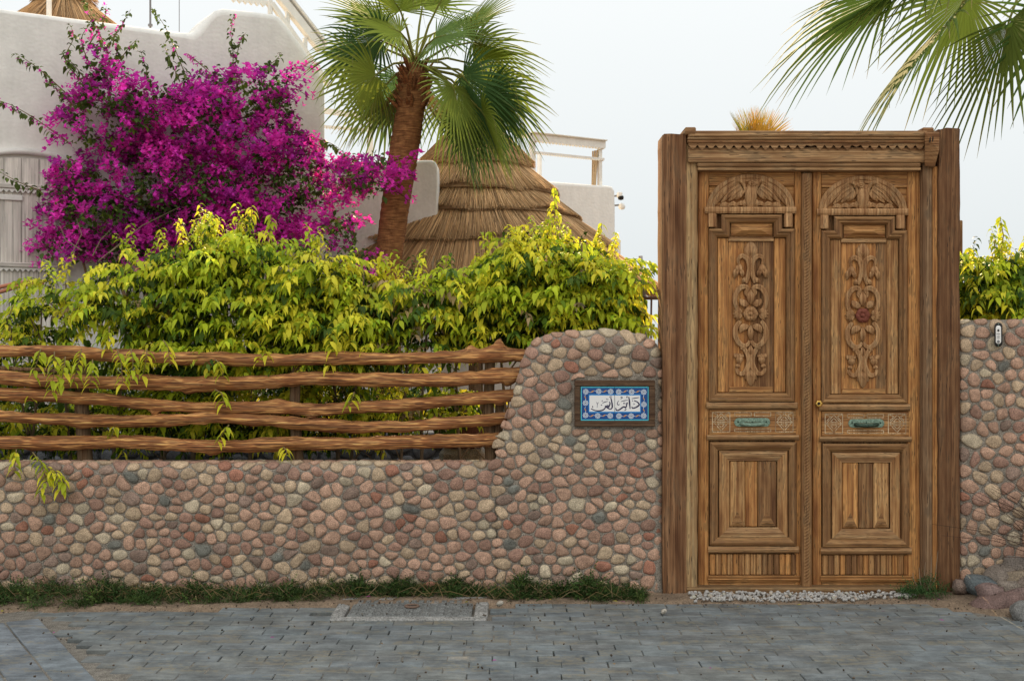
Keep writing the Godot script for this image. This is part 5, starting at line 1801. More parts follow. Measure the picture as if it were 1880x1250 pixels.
func build_bougainvillea() -> void:
	var z := vine_z(330.0)
	var o := thing("bougainvillea", "large bougainvillea covered in magenta blossom climbing the white house wall", "bougainvillea", Vector3(E(330, 0, z).x, 0, z))
	var bl := []
	for q in [[205, 215, 105, 75, 0.25], [330, 225, 120, 75, 0.3], [440, 175, 88, 62, 0.25], [500, 150, 45, 40, 0.2], [290, 330, 190, 95, 0.4], [480, 270, 95, 90, 0.35], [590, 330, 110, 52, 0.3], [170, 400, 85, 58, 0.3], [400, 400, 190, 70, 0.4], [690, 322, 55, 38, 0.22], [118, 365, 36, 38, 0.2], [625, 425, 45, 28, 0.2], [125, 450, 50, 32, 0.25], [660, 470, 30, 18, 0.15], [190, 130, 32, 50, 0.16], [215, 455, 100, 34, 0.2], [340, 455, 90, 36, 0.2], [480, 430, 80, 40, 0.2], [130, 320, 34, 34, 0.2]]:
		bl.append(blob(q[0], q[1], q[2] * 0.95, q[3] * 0.95, vine_z(q[0]), q[4] * 0.85))
	var sprays := []
	for k in 6: sprays.append(flower_spray(500 + k).mesh())
	var greens := []
	for k in 4: greens.append(vine_sprig(520 + k).mesh())
	rng.seed = 530
	var mag := Color(0.80, 0.055, 0.56)
	spread(clumps(bl), 860, sprays, M["bract"], [[0.5, mag, 0.2], [0.3, mag * Color(1.15, 1.3, 1.1), 0.2], [0.2, mag * Color(0.7, 0.8, 0.8), 0.2]], o, "blossom", 0.62, 0.85, 1.2)
	var vine := Color(0.09, 0.165, 0.038)
	spread(clumps(bl), 1300, greens, M["vine leaf"], [[0.7, vine, 0.35], [0.3, vine * Color(1.7, 1.5, 0.9), 0.3]], o, "foliage", 0.55, 0.85, 1.25, true)
	# woody stems
	for q in [[300, 260, 0.03], [380, 420, 0.03], [340, 180, 0.022], [450, 520, 0.022], [250, 140, 0.018]]:
		var b := B.new()
		b.col = Color(1, 0.9, 0.75)
		var a := E(q[0], 0, vine_z(q[0]) - 0.1); a.y = 0.0
		var c := E(q[1], 330, vine_z(q[1]) - 0.1)
		b.tube([a, a.lerp(c, 0.4) + Vector3(0.06, 0, 0.05), a.lerp(c, 0.75) + Vector3(-0.05, 0, 0.04), c], [q[2], q[2] * 0.8, q[2] * 0.6, q[2] * 0.3], 7)
		part("stem", b, M["twig"], o)
	# long shoots against the white wall
	var shoots := [
		[[[205, 170], [197, 100], [175, 45], [152, -6]], 0.75], [[[125, 175], [75, 130], [50, 112], [27, 97]], 0.25], [[[170, 165], [140, 125], [112, 95]], 0.1],
		[[[130, 265], [70, 222], [22, 194], [-12, 182]], 0.55], [[[345, 150], [325, 100], [303, 50], [278, 14]], 0.06], [[[275, 150], [266, 120], [258, 93]], 0.05],
		[[[425, 150], [428, 100], [424, 60], [430, 24]], 0.35], [[[485, 125], [505, 112], [518, 97]], 0.1], [[[75, 350], [35, 335], [-10, 310]], 0.0],
		[[[165, 80], [190, 40], [195, 12]], 0.5], [[[215, 120], [235, 90], [252, 72]], 0.05], [[[205, 75], [225, 45], [240, 18]], 0.3], [[[345, 100], [380, 130], [400, 160]], 0.8],
		[[[150, 150], [120, 110], [135, 70], [128, 45]], 0.3], [[[190, 140], [215, 95], [205, 60]], 0.45], [[[165, 120], [150, 70], [180, 30]], 0.5], [[[140, 200], [100, 160], [85, 150]], 0.5], [[[330, 150], [312, 110], [300, 80]], 0.1], [[[430, 130], [440, 80], [452, 60]], 0.4],
		[[[640, 390], [650, 430], [640, 455]], 0.5], [[[560, 250], [610, 265], [640, 290]], 0.2]]
	for s in shoots:
		var cv := curve(s[0], 40)
		var path := []
		var rad := []
		for k in 40:
			path.append(E(cv[k].x, cv[k].y, vine_z(cv[k].x) + 0.04 + 0.02 * sin(k * 0.3)))
			rad.append(0.0045 * (1.2 - k / 40.0))
		var b := B.new()
		b.col = Color(0.9, 0.9, 0.55)
		b.tube(path, rad, 5, false)
		part("shoot", b, M["twig"], o)
		b = B.new()
		var f := B.new()
		var total := 0.0
		for k in 39: total += path[k].distance_to(path[k + 1])
		var n_l := int(total / 0.011)
		for k in n_l:
			var t := k / float(n_l)
			var p: Vector3 = path[int(t * 39)]
			var d := (ball() + Vector3(0, -0.5, 0.4)).normalized()
			var size := rng.randf_range(0.036, 0.066) * (1.1 - 0.5 * t)
			if rng.randf() < s[1] * (1.15 - t):
				var axis := (ball() + Vector3(0, 0, 0.4)).normalized()
				var sd := axis.cross(Vector3(0.3, 0.9, 0.2)).normalized()
				for q in 3: leaf_into(f, p + d * 0.03, (sd.rotated(axis, TAU * q / 3) * 0.8 + axis * 0.5).normalized(), 0.026, 0.022, -0.1, mag * rng.randf_range(0.8, 1.4), 0.0, 2)
			else: leaf_into(b, p + d * 0.015, d, size, size * 0.72, 0.35, Color(0.11, 0.16, 0.035) * rng.randf_range(0.5, 1.5), rng.randf_range(-0.5, 0.5))
		if b.v.size(): part("shoot_leaves", b, M["vine leaf"], o, true)
		if f.v.size(): part("shoot_blossom", f, M["bract"], o, true)
	# bare grey twigs in front of the blossom
	var b := B.new()
	b.col = Color(1.9, 1.7, 1.45)
	for q in [[180, 480, 260, 415, 330, 380], [130, 470, 150, 430, 140, 400], [170, 470, 185, 440, 205, 420], [350, 440, 335, 410, 325, 395], [150, 460, 120, 440, 108, 410], [365, 430, 372, 400, 380, 385], [200, 465, 232, 440, 260, 438]]:
		b.tube([E(q[0], q[1], -1.0), E(q[2], q[3], -1.02), E(q[4], q[5], -1.05)], [0.004, 0.003, 0.0012], 5, false)
	part("bare_twigs", b, M["twig"], o, true)

func frond(base: Vector3, hub: Vector3, axis: Vector3, tilt: float, size: float, droop: float, sd: int, tone: Color, wide := 105.0, slim := 1.0) -> B:
	var r := RandomNumberGenerator.new()
	r.seed = sd
	var b := B.new()
	axis = axis.normalized()
	var side := axis.cross(Vector3.UP)
	if side.length() < 0.2: side = axis.cross(Vector3.BACK)
	side = side.normalized().rotated(axis, tilt)
	var nrm := side.cross(axis).normalized()
	b.col = Color(0.26, 0.27, 0.07)
	var m := base.lerp(hub, 0.55) + Vector3(0, 0.10 * base.distance_to(hub), 0)
	b.tube([base, m, hub, hub + axis * size * 0.18 + Vector3(0, -0.004, 0)], [0.013, 0.010, 0.008, 0.003], 5, false)
	var n_s := 33
	var da := deg_to_rad(wide) * 2.0 / (n_s - 1)
	for k in n_s:
		var a := deg_to_rad(wide) * (2.0 * k / (n_s - 1.0) - 1.0)
		var d := axis * cos(a) + side * sin(a)
		var pl := -side * sin(a - PI / 2) * -1.0 + axis * cos(a + PI / 2)
		pl = d.cross(nrm).normalized()
		var len := size * (0.66 + 0.34 * cos(a * 0.75)) * r.randf_range(0.88, 1.06)
		var fuse := 0.33 + 0.10 * cos(a) + r.randf_range(-0.03, 0.03)
		var sag := droop * r.randf_range(0.6, 1.5)
		var kink := r.randf_range(-0.05, 0.05)
		var rows := []
		var cols := []
		var tip_lit := r.randf()
		for f in [0.03, 0.2, 0.4, 0.55, 0.7, 0.85, 1.0]:
			var w: float
			if f < fuse: w = len * f * tan(da / 2) * 1.04
			else: w = slim * len * fuse * tan(da / 2) * pow(clampf((1.0 - f) / (1.0 - fuse), 0.0, 1.0), 0.75) + 0.0006
			var beyond := maxf(0.0, f - fuse)
			var c: Vector3 = hub + d * len * (f - 0.35 * sag * beyond * beyond) + pl * kink * beyond * len
			c += Vector3.DOWN * len * (sag * beyond * beyond * 1.9 + droop * 0.22 * f * f * maxf(0.0, cos(a)))
			c += nrm * len * 0.10 * f * (absf(sin(a)) - 0.3)
			var fold := w * 0.55
			rows.append([c - pl * w - nrm * fold * 0.5, c + nrm * fold * 0.5, c + pl * w - nrm * fold * 0.5])
			var cc := tone * r.randf_range(0.85, 1.15)
			if f > 0.8 and tip_lit > 0.6: cc = cc.lerp(Color(0.34, 0.27, 0.10), (f - 0.8) * 4.0)  # sunlit yellow fringe painted into the tips of some segments
			cols.append(cc)
		b.grid(rows, false, cols)
		if r.randf() < 0.15:                  # loose threads between the segments
			b.col = Color(0.34, 0.28, 0.16)
			var p0 := hub + d.rotated(nrm, da / 2) * len * 0.55
			b.tube([p0, p0 + d * 0.05 + Vector3(0, -0.05, 0), p0 + d * 0.06 + Vector3(0.01, -0.14, 0)], [0.0012, 0.001, 0.0008], 3, false)
	return b

func palm_trunk(o: Node3D, pts: Array, boots_from: float, sd: int) -> void:
	var f := FastNoiseLite.new()
	f.seed = sd; f.frequency = 3.0
	var rows := []
	var cols := []
	var n_r := 130
	for k in n_r:
		var t := float(k) / (n_r - 1) * (pts.size() - 1)
		var a := mini(int(t), pts.size() - 2)
		var c: Vector3 = pts[a][0].lerp(pts[a + 1][0], t - a)
		var r: float = lerpf(pts[a][1], pts[a + 1][1], t - a)
		var row := []
		for q in 22:
			var an := TAU * q / 22
			var ring := 0.018 * sin(k * 1.9 + 0.5 * f.get_noise_1d(q * 0.6))
			row.append(c + Vector3(cos(an), 0, -sin(an)) * r * (1.0 + ring + 0.05 * f.get_noise_3d(cos(an), k * 0.11, sin(an))))
		rows.append(row)
		cols.append(Color(0.43, 0.29, 0.18) * (1.0 + 0.16 * f.get_noise_1d(k * 0.5)))
	var b := B.new()
	b.grid(rows, true, cols)
	part("trunk", b, M["palm trunk"], o)
	var r2 := RandomNumberGenerator.new()
	r2.seed = sd
	var num := 0
	for k in 90:                    # old leaf bases under the crown
		var t := r2.randf_range(boots_from, 0.97)
		var i0 := int(t * (n_r - 1))
		var q := r2.randi() % 22
		var p: Vector3 = rows[i0][q]
		var c: Vector3 = (rows[i0][0] + rows[i0][11]) / 2
		var d := (p - c).normalized()
		b = B.new()
		b.col = Color(0.36, 0.215, 0.125) * r2.randf_range(0.6, 1.5)
		var up := (Vector3.UP * 0.9 + d * r2.randf_range(0.3, 0.75)).normalized()
		var l := r2.randf_range(0.05, 0.12)
		b.tube([p - d * 0.02, p + up * l * 0.5, p + up * l + d * 0.01], [0.022, 0.015, 0.005], 5)
		piece("leaf_base", b.mesh(whole(o)), M["palm trunk"], o, Transform3D(), num)
		num += 1

func build_palms() -> void:
	var z := -3.55
	var o := thing("fan_palm", "fan palm with leaning brown trunk between the white houses", "palm tree", Vector3(E(705, 0, z).x, 0, z))
	var pts := []
	for q in [[708, 1115, 27], [712, 490, 24.5], [724, 390, 26], [735, 320, 27], [744, 262, 27.5], [753, 205, 26], [760, 155, 23], [764, 118, 16]]:
		pts.append([E(q[0], q[1], z), q[2] * (EYE.z - z) / LENS])
	palm_trunk(o, pts, 0.72, 7)
	var crown := E(763, 122, z)
	# hub seen at, depth of hub in front of the trunk, blade tip seen at, depth, tilt, size
	var fr := [
		[700, 75, 0.15, 580, 85, 0.2, 0.5, 0.62, 0.5], [702, 42, -0.1, 590, 5, -0.3, 0.3, 0.62, 0.2], [690, 138, 0.25, 615, 210, 0.4, 1.0, 0.58, 0.3], 
		[712, 190, -0.2, 665, 240, -0.4, 0.6, 0.52, 0.5], [832, 160, 0.4, 862, 275, 0.55, -0.25, 0.62, 0.3], [850, 140, 0.35, 945, 262, 0.45, -0.6, 0.70, 0.3], [868, 78, 0.1, 985, 100, 0.2, -0.3, 0.64, 0.35],
		[868, 118, -0.1, 985, 175, -0.2, -0.5, 0.66, 0.4], [850, 60, -0.2, 930, 5, -0.4, -0.3, 0.62, 0.2], [806, 8, 0.1, 850, -60, 0.2, 0.2, 0.6, 0.2], [838, 205, -0.25, 870, 300, -0.3, 0.4, 0.62, 0.55],
		[775, 15, -0.2, 770, -90, -0.3, 0.4, 0.62, 0.2], [735, 20, 0.2, 690, -50, 0.4, -0.2, 0.6, 0.2], [720, 70, -0.5, 650, 50, -0.9, 0.3, 0.6, 0.5],
		[800, 60, -0.55, 860, 40, -0.95, -0.2, 0.6, 0.4], [890, 175, 0.15, 965, 240, 0.2, -0.8, 0.58, 0.5],
		[825, 190, -0.55, 850, 270, -0.8, 0.2, 0.6, 0.6], [735, 60, 0.35, 640, 15, 0.5, -0.7, 0.55, 0.4], [800, 70, 0.4, 880, 45, 0.6, 0.8, 0.52, 0.3], [700, 165, 0.0, 640, 250, -0.1, -0.5, 0.5, 0.4], [880, 215, -0.1, 905, 330, 0.0, 0.3, 0.5, 0.5], [925, 190, 0.05, 985, 290, 0.1, -0.4, 0.46, 0.4], [885, 205, 0.3, 940, 300, 0.4, -0.5, 0.56, 0.45], [845, 225, 0.15, 875, 330, 0.2, 0.2, 0.5, 0.4], [905, 160, 0.05, 1000, 235, 0.0, -0.6, 0.56, 0.5], [745, 150, -0.5, 700, 240, -0.75, 0.5, 0.56, 0.6], [660, 95, -0.35, 600, 130, -0.5, 0.7, 0.5, 0.6]]
	for k in fr.size():
		var q = fr[k]
		var hub := E(q[0], q[1], z + q[2])
		var tip := E(q[3], q[4], z + q[5])
		var tone := Color(0.08, 0.16, 0.055).lerp(Color(0.30, 0.37, 0.05), float((k * 7) % 5) / 5.0)
		part("frond", frond(crown + Vector3(0, 0.02 * (k % 3), 0), hub, tip - hub, q[6], q[7] * 1.1, q[8] * 0.48, 600 + k, tone), M["palm leaf"], o)
	for k in 3:                      # withered skirt
		var a := TAU * k / 7 + 0.4
		var hub := crown + Vector3(cos(a) * 0.2, -0.10, -sin(a) * 0.2)
		part("dead_frond", frond(crown + Vector3(0, -0.06, 0), hub, Vector3(cos(a) * 0.35, -1, -sin(a) * 0.35), 0.3, 0.34, 0.2, 640 + k, Color(0.26, 0.17, 0.07), 40.0), M["palm leaf"], o)
	# the palm whose crown hangs into view over the gate
	z = -1.6
	var c2 := E(1925, -110, z)
	o = thing("fan_palm", "fan palm whose drooping fronds hang in over the gate from outside the view", "palm tree", Vector3(c2.x + 0.2, 0, z))
	pts = []
	for k in 8: pts.append([Vector3(c2.x + 0.2 * (1.0 - k / 7.0), c2.y * k / 7.0, z), lerpf(0.17, 0.12, k / 7.0)])
	palm_trunk(o, pts, 0.8, 9)
	fr = [[1640, -14, 0.3, 1435, 75, 0.4, 0.35, 0.98, 0.75], [1738, 47, 0.5, 1590, 205, 0.7, 0.3, 0.86, 0.6], [1852, 40, 0.35, 1805, 235, 0.55, 0.4, 0.84, 0.4], [1960, 30, 0.3, 1985, 240, 0.4, -0.2, 0.85, 0.4],
		[1790, -90, 0.5, 1700, -20, 0.9, 0.2, 0.8, 0.8], [1830, -180, -0.2, 1760, -330, -0.3, 0.2, 0.9, 0.2], [2000, -190, 0.1, 2120, -300, 0.1, -0.3, 0.9, 0.3], [2080, -60, 0.2, 2230, 40, 0.3, -0.3, 0.9, 0.6], [1905, -230, -0.3, 1915, -400, -0.5, 0.1, 0.9, 0.2], [1980, -70, -0.6, 2050, 60, -1.0, 0.0, 0.9, 0.6], [1775, -8, -0.25, 1690, 130, -0.45, 0.5, 0.78, 0.5], [1690, -40, 0.0, 1520, 10, 0.1, -0.3, 0.85, 0.6]]
	for k in fr.size():
		var q = fr[k]
		var hub := E(q[0], q[1], z + q[2])
		var tip := E(q[3], q[4], z + q[5])
		part("frond", frond(c2, hub, tip - hub, q[6], q[7] * 1.1, q[8] * 0.36, 700 + k, Color(0.075, 0.14, 0.03).lerp(Color(0.17, 0.22, 0.035), (k % 3) / 3.0), 100.0, 1.0), M["palm leaf"], o)
	# only the tips of a third one show over the lintel
	z = -4.2
	var c3 := E(1385, 275, z)
	o = thing("fan_palm", "small palm of which only sunlit orange tips show above the gate's lintel", "palm tree", Vector3(c3.x, 0, z))
	pts = []
	for k in 8: pts.append([Vector3(c3.x, c3.y * k / 7.0, z), 0.1])
	palm_trunk(o, pts, 0.8, 13)
	for k in 6:
		var a := -0.9 + 0.36 * k
		part("frond", frond(c3, c3 + Vector3(sin(a) * 0.05, 0.03, 0.02 * k - 0.05), Vector3(sin(a), 1.6, 0.15 * (k % 3 - 1)), 0.3 * k, 0.36, 0.02, 760 + k, Color(0.62, 0.33, 0.05) if k % 2 else Color(0.35, 0.33, 0.06), 42.0), M["palm leaf"], o)  # the orange of low sun is put into the colour of alternate fronds

func tuft(sd: int) -> B:
	rng.seed = sd
	var b := B.new()
	for k in 6:
		var d := (ball() * Vector3(1, 0.5, 1) + Vector3(0, 0.45, 0)).normalized()
		var p := Vector3(rng.randf_range(-0.02, 0.02), 0, rng.randf_range(-0.02, 0.02))
		leaf_into(b, p, d, rng.randf_range(0.05, 0.13), rng.randf_range(0.003, 0.006), rng.randf_range(0.2, 1.1), Color(1.1, 1.05, 0.9) * rng.randf_range(0.6, 1.5), rng.randf_range(-1, 1), 2)
	for k in 3:
		var d := (ball() * Vector3(1, 0.4, 1) + Vector3(0, 0.5, 0)).normalized()
		var l := rng.randf_range(0.04, 0.09)
		for q in 6:
			var p := d * l * (q + 1) / 6.0
			leaf_into(b, p, (ball() + d).normalized(), rng.randf_range(0.010, 0.019), 0.008, 0.2, Color(1, 1, 1) * rng.randf_range(0.6, 1.4), 0.0, 2)
	return b

func build_weeds() -> void:
	var meshes := []
	for k in 5: meshes.append(tuft(800 + k).mesh())
	rng.seed = 810
	var f := FastNoiseLite.new()
	f.seed = 4; f.frequency = 0.9
	var holder := thing("weeds", "dark green creeping weeds in a ragged strip along the foot of the low wall", "weeds", Vector3(-1.2, 0, 0.2))
	holder.set_meta("kind", "stuff")
	var tfs := []
	var cols := []
	for k in 5: tfs.append([]); cols.append([])
	for k in 5500:
		var x := rng.randf_range(-4.1, 0.72)
		var dens := 0.60 + 0.9 * f.get_noise_1d(x * 2.2)
		var depth := lerpf(0.42, 0.20, smoothstep(-2.8, -0.6, x)) * (1.0 + 0.5 * f.get_noise_1d(x * 3.0 + 50.0))
		if x > -1.0 and x < -0.1: depth *= 0.55
		var z := 0.02 + depth * pow(rng.randf(), 1.15)
		if rng.randf() > dens: continue
		var heap := sin(PI * clampf(z / depth, 0.1, 0.9)) * maxf(0.0, 0.05 + 0.10 * f.get_noise_1d(x * 3.0 + 9.0)) * rng.randf()
		var q := rng.randi() % 5
		var s := rng.randf_range(0.4, 1.05) * (1.0 + 0.8 * f.get_noise_1d(x * 5.0))
		tfs[q].append(Transform3D(Basis.from_euler(Vector3(rng.randf_range(-0.5, 0.5), rng.randf() * TAU, rng.randf_range(-0.5, 0.5))).scaled(Vector3.ONE * s), Vector3(x, 0.01 + heap, z)))
		var w := rng.randf()
		cols[q].append((Color(0.045, 0.085, 0.022) if w < 0.75 else Color(0.085, 0.13, 0.03) if w < 0.92 else Color(0.17, 0.13, 0.07)) * rng.randf_range(0.6, 1.3))
	for q in 5: many("weed_tufts", meshes[q], M["weed"], tfs[q], cols[q], holder)
	var b := B.new()
	for k in 130:                      # runners
		var x := rng.randf_range(-3.2, 0.6)
		var z := rng.randf_range(0.06, 0.3)
		var a := rng.randf() * TAU
		var l := rng.randf_range(0.08, 0.22)
		var p := Vector3(x, 0.03, z)
		b.col = Color(1.0, 0.95, 0.6) * rng.randf_range(0.5, 1.4)
		b.tube([p, p + Vector3(cos(a) * l * 0.5, rng.randf_range(0.02, 0.09), sin(a) * l * 0.3), p + Vector3(cos(a) * l, rng.randf_range(-0.01, 0.05), sin(a) * l * 0.5)], [0.0018, 0.0016, 0.001], 4, false)
	part("runners", b, M["twig"], holder, true)
	var lit := B.new()
	for k in 70:
		var x := rng.randf_range(-3.2, 2.6)
		var z := maxf(edge_z(x) + rng.randf_range(-0.16, 0.12) if k % 4 else rng.randf_range(0.5, 1.8), 0.08)
		var tone := Color(0.22, 0.15, 0.08) if k % 3 else Color(0.30, 0.26, 0.05) if k % 2 else Color(0.42, 0.06, 0.30)
		leaf_into(lit, Vector3(x, 0.022, z), Vector3(cos(k * 1.9), rng.randf_range(0.0, 0.25), sin(k * 1.9)).normalized(), rng.randf_range(0.012, 0.035), rng.randf_range(0.008, 0.016), 0.1, tone * rng.randf_range(0.6, 1.2), rng.randf_range(-0.4, 0.4), 2)
	var fallen := part_less("fallen_leaves", lit, M["weed"], Vector3.ZERO)
	tag(fallen, "scattered dry leaves and petals along the edge of the pavement", "fallen leaves")
	fallen.set_meta("kind", "stuff")
	# a clump by the gate's jamb
	var o := thing("weed_clump", "small green weed growing out of the gravel at the gate's dark jamb", "weed", Vector3(2.3, 0, 0.14))
	var t2 := []
	var c2 := []
	for k in 90:
		var d := ball()
		t2.append(Transform3D(Basis.from_euler(Vector3(rng.randf_range(-0.6, 0.6), rng.randf() * TAU, rng.randf_range(-0.6, 0.6))).scaled(Vector3.ONE * rng.randf_range(0.5, 0.9)), Vector3(2.27 + d.x * 0.15 + 0.06 * d.y, 0.035 + 0.10 * maxf(0.0, d.y) * (1.0 - 0.6 * absf(d.x)), 0.14 + d.z * 0.09)))
		c2.append(Color(0.045, 0.10, 0.03) * rng.randf_range(0.6, 1.5))
	many("foliage", meshes[1], M["weed"], t2, c2, o)
	b = B.new()
	for k in 5: b.tube([Vector3(2.28, 0.0, 0.1), Vector3(2.28 + 0.03 * (k - 2), 0.10, 0.1 + 0.02 * (k % 2)), Vector3(2.30 + 0.035 * (k - 2), 0.13 + 0.03 * k, 0.06)], [0.004, 0.003, 0.0015], 5, false)
	part("stem", b, M["twig"], o)
	# dry bush at the edge of view
	o = thing("dry_bush", "dark leafless purplish bush against the cobbled wall, half out of view", "bush", Vector3(2.98, 0, 0.25))
	b = B.new()
	for k in 150:
		var a := rng.randf_range(-1.5, 1.5)
		var l := rng.randf_range(0.25, 0.75)
		var d := Vector3(sin(a) * 0.75 - 0.1, rng.randf_range(0.3, 1.0), rng.randf_range(-0.3, 0.3)).normalized()
		var p := Vector3(3.06 + rng.randf_range(-0.08, 0.12), rng.randf_range(0.1, 0.3), 0.22 + rng.randf_range(-0.08, 0.08))
		b.col = (Color(0.30, 0.17, 0.15) if rng.randf() < 0.6 else Color(0.24, 0.17, 0.13)) * rng.randf_range(0.5, 1.2)
		b.tube([p, p + d * l * 0.6, p + d * l + Vector3(signf(d.x) * 0.05, -0.06, 0.02)], [0.0022, 0.0017, 0.0009], 4, false)
	part("twigs", b, M["twig"], o, true)
	b = B.new()
	for k in 500:
		var d := ball()
		leaf_into(b, Vector3(3.07 + d.x * 0.17, 0.42 + d.y * 0.30, 0.22 + d.z * 0.14), (ball() + Vector3(0, 0.5, 0)).normalized(), rng.randf_range(0.04, 0.09), 0.006, 0.3, Color(0.10, 0.05, 0.05) * rng.randf_range(0.5, 1.5), 0.0, 2)
	part("dry_leaves", b, M["weed"], o, true)

# ---------- houses, thatch, terraces behind ----------
func turned(b: B, tf: Transform3D) -> B:
	for k in b.v.size():
		b.v[k] = tf * b.v[k]; b.n[k] = tf.basis * b.n[k]
	return b

func onto(o0: Vector3, t: Vector3, px: float, py: float) -> Vector2:      # where a sight line of the survey meets an upright plane through o0 along t
	var k := (px - EYE.x - 940.0) / LENS
	var u := (k * (EYE.z - o0.z) - o0.x) / (t.x + k * t.z)
	return Vector2(u, EYE.y + (625.0 - py) / LENS * (EYE.z - o0.z - t.z * u))

func saw_board(b: B, a: Vector2, c: Vector2, high: float, teeth: int, deep: float, w0: float, w1: float) -> void:   # a board whose lower edge is cut into teeth; a and c are its top corners
	var n_p := teeth * 2
	for k in n_p:
		var p := a.lerp(c, float(k) / n_p)
		var q := a.lerp(c, float(k + 1) / n_p)
		var yp := p.y - high - (deep if k % 2 else 0.0)
		var yq := q.y - high - (0.0 if k % 2 else deep)
		b.quad(Vector3(p.x, yp, w1), Vector3(q.x, yq, w1), Vector3(q.x, q.y, w1), Vector3(p.x, p.y, w1))
		b.quad(Vector3(q.x, yq, w0), Vector3(p.x, yp, w0), Vector3(p.x, p.y, w0), Vector3(q.x, q.y, w0))
		b.quad(Vector3(p.x, yp, w0), Vector3(q.x, yq, w0), Vector3(q.x, yq, w1), Vector3(p.x, yp, w1))
		b.quad(Vector3(p.x, p.y, w1), Vector3(q.x, q.y, w1), Vector3(q.x, q.y, w0), Vector3(p.x, p.y, w0))

func beam(b: B, a: Vector3, c: Vector3, wide: float, high: float) -> void:
	var d := (c - a).normalized()
	var s := d.cross(Vector3.UP).normalized() if absf(d.y) < 0.95 else Vector3.RIGHT
	b.box((a + c) / 2, Vector3(a.distance_to(c), high, wide), 0.006, Basis(d, s.cross(d) * 1.0, s))

func build_houses() -> void:
	rng.seed = 61
	# left house: its wall runs away to the right
	var o0 := Vector3(-4.087, 0, -2.97)
	var t := Vector3(0.855, 0, -0.518).normalized()
	var tf := Transform3D(Basis(t, Vector3.UP, t.cross(Vector3.UP)), o0)
	var P := func(px: float, py: float) -> Vector2: return onto(o0, t, px, py)
	var house := thing("white_house", "white plastered house wall with stepped parapet and an arched plank door, behind the bougainvillea", "house", Vector3(-2.9, 0, -3.9))
	var line := PackedVector2Array([Vector2(-2.6, 4.075)])
	for q in [[330, 57], [352, 59], [366, 52], [385, 30], [398, 18], [412, 14], [470, 20], [503, 24.5], [516, 29], [530, 46], [555, 80], [580, 116], [592, 134], [598, 150], [600, 175], [600, 400]]: line.append(P.call(q[0], q[1]))
	line.append(Vector2(line[line.size() - 1].x, -0.05))
	var outline := PackedVector2Array([Vector2(-2.6, -0.05)])
	outline.append_array(line)
	var b := B.new()
	slab(b, outline, line, 0.07, 0.0, 0.5)
	var wall := part("wall", turned(b, tf), M["white plaster"], house)
	b = B.new()
	b.box(Vector3(-1.4, 1.9, -2.2), Vector3(2.4, 3.8, 3.3), 0.05)
	part("rear_block", turned(b, tf), M["white plaster"], house)
	# arched door
	var c: Vector2 = P.call(52, 300)
	var edge_l: float = P.call(-18, 300).x
	var edge_r: float = P.call(126, 300).x
	var rise: float = P.call(52, 285).y - c.y
	var arch := func(u: float, extra: float) -> float:
		var k := (u - c.x) / ((edge_r - edge_l) / 2 + extra)
		return c.y + (rise + extra) * sqrt(maxf(0.0, 1.0 - k * k)) if absf(k) < 1.0 else c.y
	b = B.new()
	b.box(Vector3(c.x, c.y / 2 - 0.05, 0.012), Vector3(edge_r - edge_l - 0.03, c.y - 0.1, 0.02))
	var door := part("arched_door", turned(b, tf), M["white boards"], house)
	var cuts := [-18, 6, 38, 70, 102, 125]
	for k in 5:
		b = B.new()
		var ua: float = P.call(cuts[k], 300).x + 0.0018
		var ub: float = P.call(cuts[k + 1], 300).x - 0.0018
		for q in 6:
			var u0 := lerpf(ua, ub, q / 6.0)
			var u1 := lerpf(ua, ub, (q + 1) / 6.0)
			b.quad(Vector3(u0, 0, 0.035), Vector3(u1, 0, 0.035), Vector3(u1, arch.call(u1, -0.03), 0.035), Vector3(u0, arch.call(u0, -0.03), 0.035))
			b.quad(Vector3(u0, arch.call(u0, -0.03), 0.035), Vector3(u1, arch.call(u1, -0.03), 0.035), Vector3(u1, arch.call(u1, -0.03), 0.0), Vector3(u0, arch.call(u0, -0.03), 0.0))
		b.quad(Vector3(ua, 0, 0.0), Vector3(ua, 0, 0.035), Vector3(ua, arch.call(ua, -0.03), 0.035), Vector3(ua, arch.call(ua, -0.03), 0.0))
		b.quad(Vector3(ub, 0, 0.035), Vector3(ub, 0, 0.0), Vector3(ub, arch.call(ub, -0.03), 0.0), Vector3(ub, arch.call(ub, -0.03), 0.035))
		part("plank", turned(b, tf), M["white boards"], door)
	b = B.new()
	var rows := []
	for k in 21:
		var a := PI * k / 20.0
		var row := []
		var hw := (edge_r - edge_l) / 2
		for q in [[0.0, 0.0], [0.0, 0.05], [0.045, 0.055], [0.05, 0.0]]: row.append(Vector3(c.x - cos(a) * (hw + q[0]), c.y + sin(a) * (rise + q[0]), q[1]))
		rows.append(row)
	b.grid(rows)
	part("arch_trim", turned(b, tf), M["white paint"], door)
	for y in [343, 486]:
		b = B.new()
		var a: Vector2 = P.call(-16, y - 1)
		var e: Vector2 = P.call(104, y + 4)
		var hi: float = a.y - P.call(-16, y + 8).y
		beam(b, Vector3(a.x, c.y * 0 + (a.y + e.y) / 2, 0.055), Vector3(e.x, (a.y + e.y) / 2, 0.055), 0.035, hi)
		part("ledge_board", turned(b, tf), M["white boards level"], door)
		b = B.new()
		saw_board(b, Vector2(a.x, (a.y + e.y) / 2 - hi * 0.5), Vector2(e.x, (a.y + e.y) / 2 - hi * 0.5), 0.012, 12, 0.022, 0.04, 0.06)
		part("scallop_trim", turned(b, tf), M["white paint"], door)
	b = B.new()
	var ha: Vector2 = P.call(-16, 355)
	b.box(Vector3(ha.x + 0.10, ha.y - 0.03, 0.046), Vector3(0.26, 0.045, 0.012), 0.005)
	b.box(Vector3(ha.x + 0.02, ha.y - 0.03, 0.05), Vector3(0.06, 0.12, 0.014), 0.005)
